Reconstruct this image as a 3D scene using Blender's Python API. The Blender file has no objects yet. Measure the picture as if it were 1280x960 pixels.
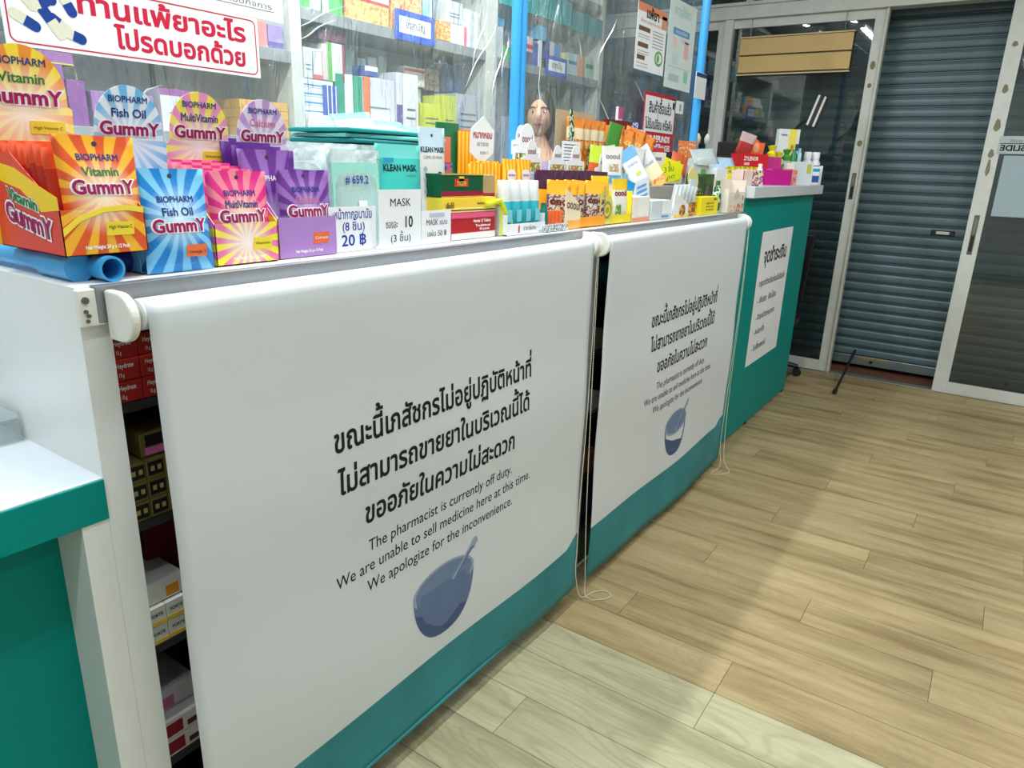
import bpy, bmesh, math, random
from mathutils import Vector, Matrix, noise
from mathutils.geometry import delaunay_2d_cdt
random.seed(7)
R = math.radians
SC = bpy.context.scene
COL = SC.collection

# ------------------------------------------------------------------ camera
cam = bpy.data.cameras.new('camera'); cam_o = bpy.data.objects.new('camera', cam); COL.objects.link(cam_o)
cam.sensor_width = 36; cam.lens = 887.9 / 1280 * 36; cam.clip_start = 0.02
yw, pt, rl = R(56.0977), R(17.209), R(1.912)
F_ = Vector((math.sin(yw)*math.cos(pt), math.cos(yw)*math.cos(pt), -math.sin(pt)))
Rt = Vector((math.cos(yw), -math.sin(yw), 0)); Up = Rt.cross(F_)
R2 = math.cos(rl)*Rt + math.sin(rl)*Up; U2 = -math.sin(rl)*Rt + math.cos(rl)*Up
mx = Matrix((R2, U2, -F_)).transposed().to_4x4(); mx.translation = Vector((0, 0, 1.35))
cam_o.matrix_world = mx
SC.camera = cam_o

# ------------------------------------------------------------------ world, exposure, main lights
W = bpy.data.worlds.new('world'); SC.world = W; W.use_nodes = True
W.node_tree.nodes['Background'].inputs[0].default_value = (0.75, 0.88, 1.0, 1)
W.node_tree.nodes['Background'].inputs[1].default_value = 0.12
SC.view_settings.view_transform = 'Standard'; SC.view_settings.look = 'None'
SC.view_settings.exposure = 0.0; SC.view_settings.gamma = 1.0; SC.view_settings.use_curve_mapping = False

TUBE_POWER = 21.0
# (x, y, length) of ceiling tubes, running along x
TF = [1.7, 1.1, 1.1, .42, .26, .5, .45, .3, 1.15, .4, .45, .75, 1.4]
ORD = ['first', 'second', 'third', 'fourth', 'fifth', 'sixth', 'seventh', 'eighth', 'ninth', 'tenth', 'eleventh', 'twelfth']
TUBES = [(1.55, 1.62, .95), (2.85, 1.64, .95), (0.15, 1.62, .95), (0.3, 0.1, 1.15), (1.8, 0.1, 1.15), (-1.1, 0.2, 1.15),
         (0.3, -1.5, 1.15), (1.9, -1.5, 1.15), (3.5, -1.5, 1.15), (1.3, 2.1, 1.15), (2.9, 2.1, 1.15), (3.5, -.3, 1.15), (1.2, .85, 1.15)]  # last tubes added to soften the counter's shadow and brighten shelves and banner

# ------------------------------------------------------------------ materials
MATS = {}
def s2l(c):
    return tuple(((x/255.0+.055)/1.055)**2.4 if x/255.0 > .04045 else x/255.0/12.92 for x in c)
def nt(m):
    m.use_nodes = True
    return m.node_tree, m.node_tree.nodes, m.node_tree.links
def pm(name, rgb, rough=.5, spec=.5, metal=0., var=.06, scale=30., bump=0., trans=0., lin=False):
    """principled material whose colour varies a little by procedural noise; rgb is 0-255 as seen under white light"""
    if name in MATS: return MATS[name]
    m = bpy.data.materials.new(name); t, n, l = nt(m)
    b = n['Principled BSDF']; c = s2l(rgb)
    b.inputs['Roughness'].default_value = rough; b.inputs['Metallic'].default_value = metal
    b.inputs['Specular IOR Level'].default_value = spec
    if trans: b.inputs['Transmission Weight'].default_value = trans
    tc = n.new('ShaderNodeTexCoord'); nz = n.new('ShaderNodeTexNoise'); nz.inputs['Scale'].default_value = scale
    l.new(tc.outputs['Object'], nz.inputs['Vector'])
    mix = n.new('ShaderNodeMix'); mix.data_type = 'RGBA'
    mix.inputs[6].default_value = (*[x*(1-var) for x in c], 1); mix.inputs[7].default_value = (*[min(1, x*(1+var)) for x in c], 1)
    l.new(nz.outputs['Fac'], mix.inputs[0]); l.new(mix.outputs[2], b.inputs['Base Color'])
    if bump:
        bp = n.new('ShaderNodeBump'); bp.inputs['Strength'].default_value = bump; bp.inputs['Distance'].default_value = .002
        l.new(nz.outputs['Fac'], bp.inputs['Height']); l.new(bp.outputs[0], b.inputs['Normal'])
    MATS[name] = m; return m
def C(rgb, rough=.42, tag=''):
    return pm('print_%d_%d_%d%s' % (*rgb, tag), rgb, rough, .4)
def rays(name, a, b, zc, n=9, glow=(255, 250, 235), gr=.035, bands=()):
    """printed sunburst: alternating rays round a centre at height zc of the pack, a pale glow in the middle"""
    if name in MATS: return MATS[name]
    m = bpy.data.materials.new(name); t, nn, l = nt(m); p = nn['Principled BSDF']
    p.inputs['Roughness'].default_value = .33
    tc = nn.new('ShaderNodeTexCoord'); sx = nn.new('ShaderNodeSeparateXYZ'); l.new(tc.outputs['Object'], sx.inputs[0])
    def M(op, x, y=None, z=None):
        k = nn.new('ShaderNodeMath'); k.operation = op
        for i, v in enumerate((x, y, z)):
            if v is None: continue
            if isinstance(v, (int, float)): k.inputs[i].default_value = v
            else: l.new(v, k.inputs[i])
        return k.outputs[0]
    dz = M('SUBTRACT', sx.outputs[2], zc); an = M('ARCTAN2', dz, sx.outputs[0])
    s = M('SINE', M('MULTIPLY', an, float(n*2))); f = M('MULTIPLY_ADD', s, 2.5, .5)
    cl = nn.new('ShaderNodeClamp'); l.new(f, cl.inputs[0])
    mx1 = nn.new('ShaderNodeMix'); mx1.data_type = 'RGBA'; mx1.inputs[6].default_value = (*s2l(a), 1); mx1.inputs[7].default_value = (*s2l(b), 1)
    l.new(cl.outputs[0], mx1.inputs[0])
    d = M('SQRT', M('ADD', M('MULTIPLY', sx.outputs[0], sx.outputs[0]), M('MULTIPLY', dz, dz)))
    g = M('SUBTRACT', 1.0, M('DIVIDE', d, gr)); cg = nn.new('ShaderNodeClamp'); l.new(g, cg.inputs[0])
    mx2 = nn.new('ShaderNodeMix'); mx2.data_type = 'RGBA'; l.new(cg.outputs[0], mx2.inputs[0]); l.new(mx1.outputs[2], mx2.inputs[6]); mx2.inputs[7].default_value = (*s2l(glow), 1)
    l.new(mx2.outputs[2], p.inputs['Base Color'])
    MATS[name] = m; return m
def stripes(name, a, b, freq, axis=0, rough=.4, width=.0):
    if name in MATS: return MATS[name]
    m = bpy.data.materials.new(name); t, nn, l = nt(m); p = nn['Principled BSDF']; p.inputs['Roughness'].default_value = rough
    tc = nn.new('ShaderNodeTexCoord'); sx = nn.new('ShaderNodeSeparateXYZ'); l.new(tc.outputs['Object'], sx.inputs[0])
    k = nn.new('ShaderNodeMath'); k.operation = 'MULTIPLY'; k.inputs[1].default_value = freq*6.283; l.new(sx.outputs[axis], k.inputs[0])
    s = nn.new('ShaderNodeMath'); s.operation = 'SINE'; l.new(k.outputs[0], s.inputs[0])
    g = nn.new('ShaderNodeMath'); g.operation = 'GREATER_THAN'; g.inputs[1].default_value = width; l.new(s.outputs[0], g.inputs[0])
    mix = nn.new('ShaderNodeMix'); mix.data_type = 'RGBA'; mix.inputs[6].default_value = (*s2l(a), 1); mix.inputs[7].default_value = (*s2l(b), 1)
    l.new(g.outputs[0], mix.inputs[0]); l.new(mix.outputs[2], p.inputs['Base Color']); MATS[name] = m; return m
def blotch(name, cols, scale=18, rough=.35):
    """a printed picture too small to read: soft patches of the pack's own colours"""
    if name in MATS: return MATS[name]
    m = bpy.data.materials.new(name); t, nn, l = nt(m); p = nn['Principled BSDF']; p.inputs['Roughness'].default_value = rough
    tc = nn.new('ShaderNodeTexCoord'); nz = nn.new('ShaderNodeTexNoise'); nz.inputs['Scale'].default_value = scale; nz.inputs['Detail'].default_value = 3
    l.new(tc.outputs['Object'], nz.inputs['Vector']); rp = nn.new('ShaderNodeValToRGB'); rp.color_ramp.interpolation = 'CONSTANT'
    e = rp.color_ramp.elements
    for i, c in enumerate(cols):
        pos = .3 + .4*i/len(cols) if i else 0
        if i < 2: e[i].position = pos; e[i].color = (*s2l(c), 1)
        else: q = e.new(pos); q.color = (*s2l(c), 1)
    l.new(nz.outputs['Fac'], rp.inputs[0]); l.new(rp.outputs[0], p.inputs['Base Color']); MATS[name] = m; return m
def clear_mat(name, tint, haze=.1, rough=.12, gloss=.12, bump=0., bscale=(6, 6, 6), bdist=.02, hazecol=(.8, .85, .85)):
    m = bpy.data.materials.new(name); t, n, l = nt(m); n.remove(n['Principled BSDF']); out = n['Material Output']
    tr = n.new('ShaderNodeBsdfTransparent'); tr.inputs[0].default_value = (*tint, 1)
    gl = n.new('ShaderNodeBsdfGlossy'); gl.inputs['Roughness'].default_value = rough
    df = n.new('ShaderNodeBsdfDiffuse'); df.inputs[0].default_value = (*hazecol, 1)
    m1 = n.new('ShaderNodeMixShader'); m1.inputs[0].default_value = haze; l.new(tr.outputs[0], m1.inputs[1]); l.new(df.outputs[0], m1.inputs[2])
    lw = n.new('ShaderNodeLayerWeight'); lw.inputs[0].default_value = .12
    ma = n.new('ShaderNodeMath'); ma.operation = 'MULTIPLY_ADD'; ma.inputs[1].default_value = .6; ma.inputs[2].default_value = gloss; l.new(lw.outputs['Fresnel'], ma.inputs[0])
    m2 = n.new('ShaderNodeMixShader'); l.new(ma.outputs[0], m2.inputs[0]); l.new(m1.outputs[0], m2.inputs[1]); l.new(gl.outputs[0], m2.inputs[2])
    l.new(m2.outputs[0], out.inputs[0])
    if bump:
        tc = n.new('ShaderNodeTexCoord'); mp = n.new('ShaderNodeMapping'); mp.inputs['Scale'].default_value = bscale; mp.inputs['Rotation'].default_value = (0, R(25), 0)
        nz = n.new('ShaderNodeTexNoise'); nz.inputs['Scale'].default_value = 1; nz.inputs['Detail'].default_value = 4; nz.inputs['Distortion'].default_value = .6
        l.new(tc.outputs['Object'], mp.inputs[0]); l.new(mp.outputs[0], nz.inputs['Vector'])
        bp = n.new('ShaderNodeBump'); bp.inputs['Strength'].default_value = bump; bp.inputs['Distance'].default_value = bdist
        l.new(nz.outputs['Fac'], bp.inputs['Height'])
        for k in (gl, df, lw): l.new(bp.outputs[0], k.inputs['Normal'])
    MATS[name] = m; return m

WHITE = pm('white_laminate', (232, 234, 233), .35, .5, var=.02)
WHITE2 = pm('white_plastic', (228, 228, 220), .3, .5, var=.02)
PAPER = pm('white_paper', (232, 233, 235), .7, .2, var=.02)
TEAL = pm('teal_laminate', (0, 138, 130), .45, .12, var=.04, scale=8)
GREYTRIM = pm('brushed_aluminium_trim', (150, 152, 154), .35, .5, .6, var=.05, scale=80)
ALU = pm('aged_aluminium_frame', (206, 208, 200), .45, .5, .0, var=.12, scale=14)
ALUD = pm('grime_spot', (132, 124, 96), .7, .2, var=.2, scale=60)
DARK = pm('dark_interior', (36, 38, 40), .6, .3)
BLACK = pm('black_plastic', (22, 22, 24), .4, .5)
INK = pm('black_ink', (26, 28, 32), .6, .2, var=0)
BLUEINK = pm('blue_marker_ink', (28, 56, 150), .6, .2)
REDINK = pm('crimson_ink', (196, 30, 62), .55, .2)
GREYINK = pm('grey_ink', (110, 112, 118), .6, .2)
NAVY = pm('navy_ink', (40, 62, 130), .55, .2)
WHITEINK = pm('white_ink', (245, 245, 245), .5, .2, var=0)
MAGINK = pm('magenta_ink', (158, 18, 88), .5, .3)
GREENINK = pm('green_ink', (24, 128, 60), .5, .3)
STEEL = pm('screw_steel', (120, 116, 100), .3, .5, .9)
PVC = pm('blue_pvc', (60, 160, 222), .28, .5, var=.04)
SHUT = pm('shutter_steel', (92, 114, 120), .38, .5, .1, var=.18, scale=5)

# ------------------------------------------------------------------ mesh helpers
class MB:
    def __init__(s): s.v = []; s.f = []; s.m = []
    def quad(s, a, b, c, d, mi=0):
        i = len(s.v); s.v += [tuple(a), tuple(b), tuple(c), tuple(d)]; s.f.append((i, i+1, i+2, i+3)); s.m.append(mi)
    def poly(s, pts, mi=0):
        i = len(s.v); s.v += [tuple(p) for p in pts]; s.f.append(tuple(range(i, i+len(pts)))); s.m.append(mi)
    def prism(s, pts, vec, mi=0, side=None):
        """polygon swept by vec, closed both ends"""
        n = len(pts); i = len(s.v); v = Vector(vec)
        s.v += [tuple(p) for p in pts] + [tuple(Vector(p)+v) for p in pts]
        s.f.append(tuple(range(i, i+n))[::-1]); s.m.append(mi); s.f.append(tuple(range(i+n, i+2*n))); s.m.append(mi)
        for k in range(n):
            j = (k+1) % n; s.f.append((i+k, i+j, i+n+j, i+n+k)); s.m.append(mi if side is None else side)
    def box(s, x0, x1, y0, y1, z0, z1, mi=0):
        s.prism([(x0, y0, z0), (x1, y0, z0), (x1, y0, z1), (x0, y0, z1)], (0, y1-y0, 0), mi)
    def tube(s, pts, r, n=10, mi=0, cap=True):
        pts = [Vector(p) for p in pts]; rings = []; prev = None
        for k, p in enumerate(pts):
            d = (pts[min(k+1, len(pts)-1)]-pts[max(k-1, 0)]).normalized()
            if prev is None:
                u = d.orthogonal().normalized()
            else:
                u = (prev-d*prev.dot(d)).normalized()
            prev = u; w = d.cross(u); rr = r[k] if isinstance(r, (list, tuple)) else r
            i = len(s.v); s.v += [tuple(p+u*rr*math.cos(a*2*math.pi/n)+w*rr*math.sin(a*2*math.pi/n)) for a in range(n)]; rings.append(i)
        for a, b in zip(rings, rings[1:]):
            for k in range(n):
                j = (k+1) % n; s.f.append((a+k, a+j, b+j, b+k)); s.m.append(mi)
        if cap:
            s.f.append(tuple(range(rings[0], rings[0]+n))[::-1]); s.m.append(mi); s.f.append(tuple(range(rings[-1], rings[-1]+n))); s.m.append(mi)
    def lathe(s, prof, c=(0, 0, 0), n=20, mi=0, sy=1.0):
        """prof: (radius, z[, material]) from bottom to top"""
        rings = []
        for q in prof:
            i = len(s.v); rings.append(i)
            s.v += [(c[0]+q[0]*math.cos(a*2*math.pi/n), c[1]+sy*q[0]*math.sin(a*2*math.pi/n), c[2]+q[1]) for a in range(n)]
        for k, (a, b) in enumerate(zip(rings, rings[1:])):
            mm = prof[k][2] if len(prof[k]) > 2 else mi
            for q in range(n):
                j = (q+1) % n; s.f.append((a+q, a+j, b+j, b+q)); s.m.append(mm)
        s.f.append(tuple(range(rings[0], rings[0]+n))[::-1]); s.m.append(mi)
        s.f.append(tuple(range(rings[-1], rings[-1]+n))); s.m.append(prof[-1][2] if len(prof[-1]) > 2 else mi)
    def build(s, name, mats, parent=None, loc=(0, 0, 0), rot=(0, 0, 0), smooth=False, bevel=0., kind=None):
        me = bpy.data.meshes.new(name); me.from_pydata(s.v, [], s.f)
        if not isinstance(mats, (list, tuple)): mats = [mats]
        for m in mats: me.materials.append(m)
        me.polygons.foreach_set('material_index', s.m)
        if smooth:
            me.polygons.foreach_set('use_smooth', [True]*len(s.f))
        me.update()
        o = bpy.data.objects.new(name, me); COL.objects.link(o); o.location = loc; o.rotation_euler = rot
        if parent is not None: o.parent = parent
        if smooth:
            me.set_sharp_from_angle(angle=R(42))
        if bevel:
            b = o.modifiers.new('bevel', 'BEVEL'); b.width = bevel; b.segments = 2; b.limit_method = 'ANGLE'
        if kind: o['kind'] = kind
        return o
def tag(o, label, cat, group=None):
    o['label'] = label; o['category'] = cat
    if group: o['group'] = group
    return o
def empty(name, loc=(0, 0, 0), rot=(0, 0, 0)):
    o = bpy.data.objects.new(name, None); COL.objects.link(o); o.location = loc; o.rotation_euler = rot; o.empty_display_size = .05; return o
def T(name, label, cat, loc=(0, 0, 0), rot=(0, 0, 0), group=None):
    return tag(empty(name, loc, rot), label, cat, group)
def bx(name, mat, x0, x1, y0, y1, z0, z1, parent=None, bevel=0., kind=None, loc=(0, 0, 0), rot=(0, 0, 0)):
    b = MB(); b.box(x0, x1, y0, y1, z0, z1); return b.build(name, mat, parent, loc, rot, bevel=bevel, kind=kind)
def struct(o):
    o['kind'] = 'structure'; return o

# ------------------------------------------------------------------ lettering: font outlines filled by winding number
_g = {}
_fc = bpy.data.curves.new('glyph_source', 'FONT'); _fo = bpy.data.objects.new('glyph_source', _fc); _fc.size = 1.0
def _contours(s):
    _fc.body = s; _fo.data = _fc
    cv = _fo.to_curve(bpy.context.evaluated_depsgraph_get()); out = []
    for sp in cv.splines:
        bp = sp.bezier_points
        if len(bp):
            pts = []
            n = len(bp)
            for i in range(n):
                a, b = bp[i], bp[(i+1) % n]; p0, p1, p2, p3 = a.co, a.handle_right, b.handle_left, b.co
                st = 3 if (p3-p0).length > .02 and ((p1-p0).cross(p3-p0).length > 1e-4 or (p2-p0).cross(p3-p0).length > 1e-4) else 1
                for k in range(st):
                    t = k/st; q = p0*(1-t)**3+p1*3*t*(1-t)**2+p2*3*t*t*(1-t)+p3*t**3; pts.append((q.x, q.y))
        else:
            pts = [(p.co.x, p.co.y) for p in sp.points]
        cl = []
        for p in pts:
            if not cl or abs(p[0]-cl[-1][0])+abs(p[1]-cl[-1][1]) > 1e-4: cl.append(p)
        if len(cl) > 2: out.append(cl)
    _fo.to_curve_clear(); return out
def area(c): return .5*sum(c[i][0]*c[(i+1) % len(c)][1]-c[(i+1) % len(c)][0]*c[i][1] for i in range(len(c)))
_dot = None
def glyph(ch, bold=0.):
    global _dot
    key = (ch, bold)
    if key in _g: return _g[key]
    if _dot is None: _dot = min(p[0] for p in _contours('.')[0])
    cs = _contours(ch+'.') if ch != ' ' else _contours(' .')
    adv = min(p[0] for p in cs[-1])-_dot; cs = cs[:-1]
    if not cs: _g[key] = ([], [], adv); return _g[key]
    big = max(cs, key=lambda c: abs(area(c))); sg = 1 if area(big) > 0 else -1
    if bold:
        nc = []
        for c in cs:
            n = len(c); q = []
            for i in range(n):
                a = Vector(c[i-1]); b = Vector(c[i]); d = Vector(c[(i+1) % n])
                e1 = (b-a); e2 = (d-b)
                if e1.length < 1e-6 or e2.length < 1e-6: q.append(c[i]); continue
                n1 = Vector((e1.y, -e1.x)).normalized(); n2 = Vector((e2.y, -e2.x)).normalized(); m = n1+n2
                m = m.normalized() if m.length > .1 else n1
                q.append(tuple(b+m*bold*sg/max(.6, m.dot(n1))))
            nc.append(q)
        cs = nc
    V = []; E = []
    for c in cs:
        i = len(V); V += [Vector(p) for p in c]; E += [(i+k, i+(k+1) % len(c)) for k in range(len(c))]
    vo, eo, fo, *_ = delaunay_2d_cdt(V, E, [], 0, 1e-6)
    tris = []
    for f in fo:
        cx = sum(vo[i].x for i in f)/3; cy = sum(vo[i].y for i in f)/3; w = 0
        for c in cs:
            for i in range(len(c)):
                x0, y0 = c[i]; x1, y1 = c[(i+1) % len(c)]
                if (y0 <= cy) != (y1 <= cy):
                    if x0+(cy-y0)/(y1-y0)*(x1-x0) > cx: w += 1 if y1 > y0 else -1
        if w: tris.append(tuple(f))
    _g[key] = ([(v.x, v.y) for v in vo], tris, adv); return _g[key]
UPV = set('ิีึืั็ํ'); TONE = set('่้๊๋์'); TALL = set('ปฝฟฬ')
def layout(s, bold=0.):
    V = []; Fc = []; x = 0; prevup = False; prevc = ''
    for ch in s:
        if ch == 'ำ': seq = ['ำ']
        else: seq = [ch]
        for c in seq:
            v, f, adv = glyph(c, bold); dy = 0; dx = 0
            if c in TONE:
                dy = .235 if prevup else 0
                if prevc in TALL: dx = -.12
            i = len(V); V += [(p[0]+x+dx, p[1]+dy) for p in v]; Fc += [tuple(k+i for k in t) for t in f]
            x += adv
            if c in UPV: prevup = True
            elif c in TONE: pass
            else: prevup = False; prevc = c
    return V, Fc, x
def txt(parent, s, origin, right=(1, 0, 0), up=(0, 0, 1), size=.01, mat=None, align='c', bold=0., width=None, arc=0., surf=None, label=None, off=.0004, loc=None, name='lettering', slant=0.):
    """lettering as a thin print on a face; origin is the middle (or left end) of the baseline in the parent's space"""
    V, Fc, w = layout(s, bold)
    if not Fc: return None
    sx = size if width is None else width/w
    x0 = {'c': -w/2, 'l': 0, 'r': -w}[align]
    r = Vector(right).normalized(); u = Vector(up).normalized(); nrm = r.cross(u); o = Vector(origin)
    me = bpy.data.meshes.new(name); out = []
    for (a, b) in V:
        X = (a+x0)*sx; Z = b*size + X*slant
        if arc: Z -= arc*X*X
        p = r*X+u*Z
        q = o+p+nrm*off
        if surf: q.y = surf(q.x, q.z)-off
        out.append(tuple(q-o if not surf else (q.x-o.x, q.y-o.y, q.z-o.z)))
    me.from_pydata(out, [], Fc); me.materials.append(mat or INK); me.update()
    ob = bpy.data.objects.new(name, me); COL.objects.link(ob); ob.parent = parent; ob.location = o
    if label: ob['label'] = label
    return ob
def rect(parent, name, c, w, h, mat, right=(1, 0, 0), up=(0, 0, 1), th=.0006, label=None, pts=None, off=0.):
    """thin printed or glued patch centred at c on a face (normal = right x up)"""
    r = Vector(right).normalized(); u = Vector(up).normalized(); n = r.cross(u)
    P = pts or [(-w/2, -h/2), (w/2, -h/2), (w/2, h/2), (-w/2, h/2)]
    b = MB(); b.prism([r*a+u*d+n*off for a, d in P], n*th); o = b.build(name, mat, parent, c)
    if label: o['label'] = label
    return o
def circ(rx, rz, n=24, a0=0, a1=360, cx=0, cz=0):
    return [(cx+rx*math.cos(R(a0+(a1-a0)*k/(n if a1-a0 == 360 else n-1))), cz+rz*math.sin(R(a0+(a1-a0)*k/(n if a1-a0 == 360 else n-1)))) for k in range(n)]

# ================================================================== THE SETTING
# ---- floor: planks run across, away from the counter; a grey-green lot near, warm oak beyond
def wood(name, a, b, dark, cath=.32, sx=9):
    m = bpy.data.materials.new(name); t, n, l = nt(m); p = n['Principled BSDF']; p.inputs['Roughness'].default_value = .5; p.inputs['Specular IOR Level'].default_value = .25
    tc = n.new('ShaderNodeTexCoord'); oi = n.new('ShaderNodeObjectInfo')
    ad = n.new('ShaderNodeVectorMath'); ad.operation = 'MULTIPLY_ADD'; ad.inputs[1].default_value = (1, 1, 1)
    rv = n.new('ShaderNodeMath'); rv.operation = 'MULTIPLY'; rv.inputs[1].default_value = 37.; l.new(oi.outputs['Random'], rv.inputs[0])
    l.new(tc.outputs['Object'], ad.inputs[0]); l.new(rv.outputs[0], ad.inputs[2])
    mp = n.new('ShaderNodeMapping'); mp.inputs['Scale'].default_value = (sx, 1.3, 1); l.new(ad.outputs[0], mp.inputs[0])
    n1 = n.new('ShaderNodeTexNoise'); n1.inputs['Scale'].default_value = 1.2; n1.inputs['Detail'].default_value = 6; n1.inputs['Roughness'].default_value = .62; l.new(mp.outputs[0], n1.inputs['Vector'])
    mp2 = n.new('ShaderNodeMapping'); mp2.inputs['Scale'].default_value = (120, 5, 1); l.new(ad.outputs[0], mp2.inputs[0])
    n2 = n.new('ShaderNodeTexNoise'); n2.inputs['Scale'].default_value = 1; n2.inputs['Detail'].default_value = 3; l.new(mp2.outputs[0], n2.inputs['Vector'])
    # cathedral grain: contour lines of a stretched noise field
    mp3 = n.new('ShaderNodeMapping'); mp3.inputs['Scale'].default_value = (6.5, 1.7, 1); l.new(ad.outputs[0], mp3.inputs[0])
    n3 = n.new('ShaderNodeTexNoise'); n3.inputs['Scale'].default_value = 1.0; n3.inputs['Detail'].default_value = 1; l.new(mp3.outputs[0], n3.inputs['Vector'])
    k = n.new('ShaderNodeMath'); k.operation = 'MULTIPLY'; k.inputs[1].default_value = 110; l.new(n3.outputs['Fac'], k.inputs[0])
    s = n.new('ShaderNodeMath'); s.operation = 'SINE'; l.new(k.outputs[0], s.inputs[0])
    s2 = n.new('ShaderNodeMapRange'); s2.inputs[1].default_value = .2; s2.inputs[2].default_value = 1.; s2.inputs[4].default_value = cath; l.new(s.outputs[0], s2.inputs[0])
    r1 = n.new('ShaderNodeValToRGB'); e = r1.color_ramp.elements; e[0].position = .3; e[0].color = (*s2l(dark), 1); e[1].position = .72; e[1].color = (*s2l(b), 1)
    q = e.new(.52); q.color = (*s2l(a), 1); l.new(n1.outputs['Fac'], r1.inputs[0])
    mx1 = n.new('ShaderNodeMix'); mx1.data_type = 'RGBA'; mx1.inputs[7].default_value = (*s2l(dark), 1); l.new(r1.outputs[0], mx1.inputs[6]); l.new(s2.outputs[0], mx1.inputs[0])
    mr = n.new('ShaderNodeMapRange'); mr.inputs[1].default_value = .35; mr.inputs[2].default_value = .7; mr.inputs[3].default_value = .93; mr.inputs[4].default_value = 1.05; l.new(n2.outputs['Fac'], mr.inputs[0])
    mr2 = n.new('ShaderNodeMapRange'); mr2.inputs[3].default_value = .94; mr2.inputs[4].default_value = 1.06; l.new(oi.outputs['Random'], mr2.inputs[0])
    mm = n.new('ShaderNodeMath'); mm.operation = 'MULTIPLY'; l.new(mr.outputs[0], mm.inputs[0]); l.new(mr2.outputs[0], mm.inputs[1])
    vs = n.new('ShaderNodeVectorMath'); vs.operation = 'SCALE'; l.new(mx1.outputs[2], vs.inputs[0]); l.new(mm.outputs[0], vs.inputs['Scale']); l.new(vs.outputs[0], p.inputs['Base Color'])
    bp = n.new('ShaderNodeBump'); bp.inputs['Strength'].default_value = .08; bp.inputs['Distance'].default_value = .001; l.new(n2.outputs['Fac'], bp.inputs['Height']); l.new(bp.outputs[0], p.inputs['Normal'])
    return m
OAK = wood('warm_oak_vinyl', (166, 147, 107), (180, 162, 122), (128, 108, 71), .13, 13)
ASH = wood('grey_green_oak_vinyl', (176, 171, 137), (192, 187, 154), (144, 139, 106))
floor = struct(bx('floor', pm('floor_joint', (104, 92, 68), .8), -2.2, 5.35, -3, 2.9, -.05, -.0035))
PW = .157
rows = []
k = -24
while 1.645+k*PW < 5.30:
    rows.append((1.645+k*PW, k)); k += 1
pc = {}
def plank(x0, w, y0, y1, mat):
    key = (round(w, 3), round(y1-y0, 3), mat.name)
    if key not in pc:
        b = MB(); g = .0007; L = y1-y0; h = .0035; ch = .0008
        b.prism([(g, g, -.0035), (w-g, g, -.0035), (w-g, g, -ch), (w-g-ch, g, 0), (g+ch, g, 0), (g, g, -ch)], (0, L-2*g, 0))
        o = b.build('plank', mat, floor, (x0, y0, 0)); pc[key] = o.data
    else:
        o = bpy.data.objects.new('plank', pc[key]); COL.objects.link(o); o.parent = floor; o.location = (x0, y0, 0)
for x, k in rows:
    near = k < 0; L = 1.22 if near else 1.22
    st = .412 if k == -1 else (.412+(.41*(k+1) if near else .37*k)) % L - .0
    y = st - L*3
    while y < 1.0:
        y0, y1 = max(y, -2.98), min(y+L, 1.06)
        if y1-y0 > .05 and x+PW > -1.2: plank(x, min(PW, 5.30-x), y0, y1, ASH if near else OAK)
        y += L
ceil = struct(bx('ceiling', pm('ceiling_paint', (214, 216, 214), .8), -2.2, 6.0, -3, 3.0, 2.9, 2.95))
struct(bx('wall_back', pm('wall_back_paint', (170, 180, 176), .8), -2.2, 6.0, 2.9, 2.95, 0, 2.9))
struct(bx('wall_left', pm('wall_left_paint', (214, 216, 214), .8), -2.25, -2.2, -3, 2.9, 0, 2.9))
struct(bx('wall_front', pm('wall_front_paint', (196, 198, 198), .8), -2.2, 6.0, -3.05, -3.0, 0, 2.9))

# ---- shop front: aluminium frames, sliding glass, steel shutter behind
GLASS = clear_mat('tinted_shop_glass', (.62, .68, .68), .012, .02, .07)
XW = 5.32
wr = empty('wall_right', (XW, 0, 0)); wr['kind'] = 'structure'
def fb(name, y0, y1, z0, z1, x0=-.02, x1=.04, mat=ALU, parent=None, bevel=.002):
    return bx(name, mat, x0, x1, y0, y1, z0, z1, parent or wr, bevel)
fb('header', -3, 2.9, 2.345, 2.425, -.03, .08)
fb('header_lip', -3, 2.9, 2.425, 2.445, -.045, .08)
fb('top_rail', -3, 2.9, 2.82, 2.9, -.03, .06)
for y in (1.71, .1, -1.6): fb('transom_mullion', y, y+.045, 2.445, 2.82)
fb('transom_pane', -3, 2.9, 2.445, 2.82, .015, .019, GLASS, bevel=0)
for y0, y1 in ((1.827, 1.885), (-2.2, -2.1)): fb('post', y0, y1, 0, 2.345)
fb('sill', .2, .9, -.002, .006, -.02, .05, pm('sill_metal', (150, 148, 138), .4, .5, .6))
# door_1: sliding leaf behind the counter end; door_2: sliding leaf to the right of the opening
def leaf(name, y0, y1, x0, stile_left, stile_right):
    d = empty(name, (XW, 0, 0)); d['kind'] = 'structure'
    fb('stile', y0, y0+stile_right, 0, 2.345, x0, x0+.035, parent=d); fb('stile', y1-stile_left, y1, 0, 2.345, x0, x0+.035, parent=d)
    fb('bottom_rail', y0+stile_right, y1-stile_left, 0, .075, x0, x0+.035, parent=d); fb('top_rail', y0+stile_right, y1-stile_left, 2.29, 2.345, x0, x0+.035, parent=d)
    fb('pane', y0+stile_right, y1-stile_left, .075, 2.29, x0+.015, x0+.019, GLASS, parent=d, bevel=0)
    return d
d1 = leaf('door_1', .872, 1.86, .005, .03, .062)
fb('edge_strip', .858, .871, 0, 2.345, -.012, .05, pm('pale_edge', (205, 204, 190), .5), parent=d1)
d2 = leaf('door_2', -1.0, .212, -.012, .085, .06)
d3 = leaf('door_3', 1.885, 2.88, .005, .03, .05)
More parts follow.
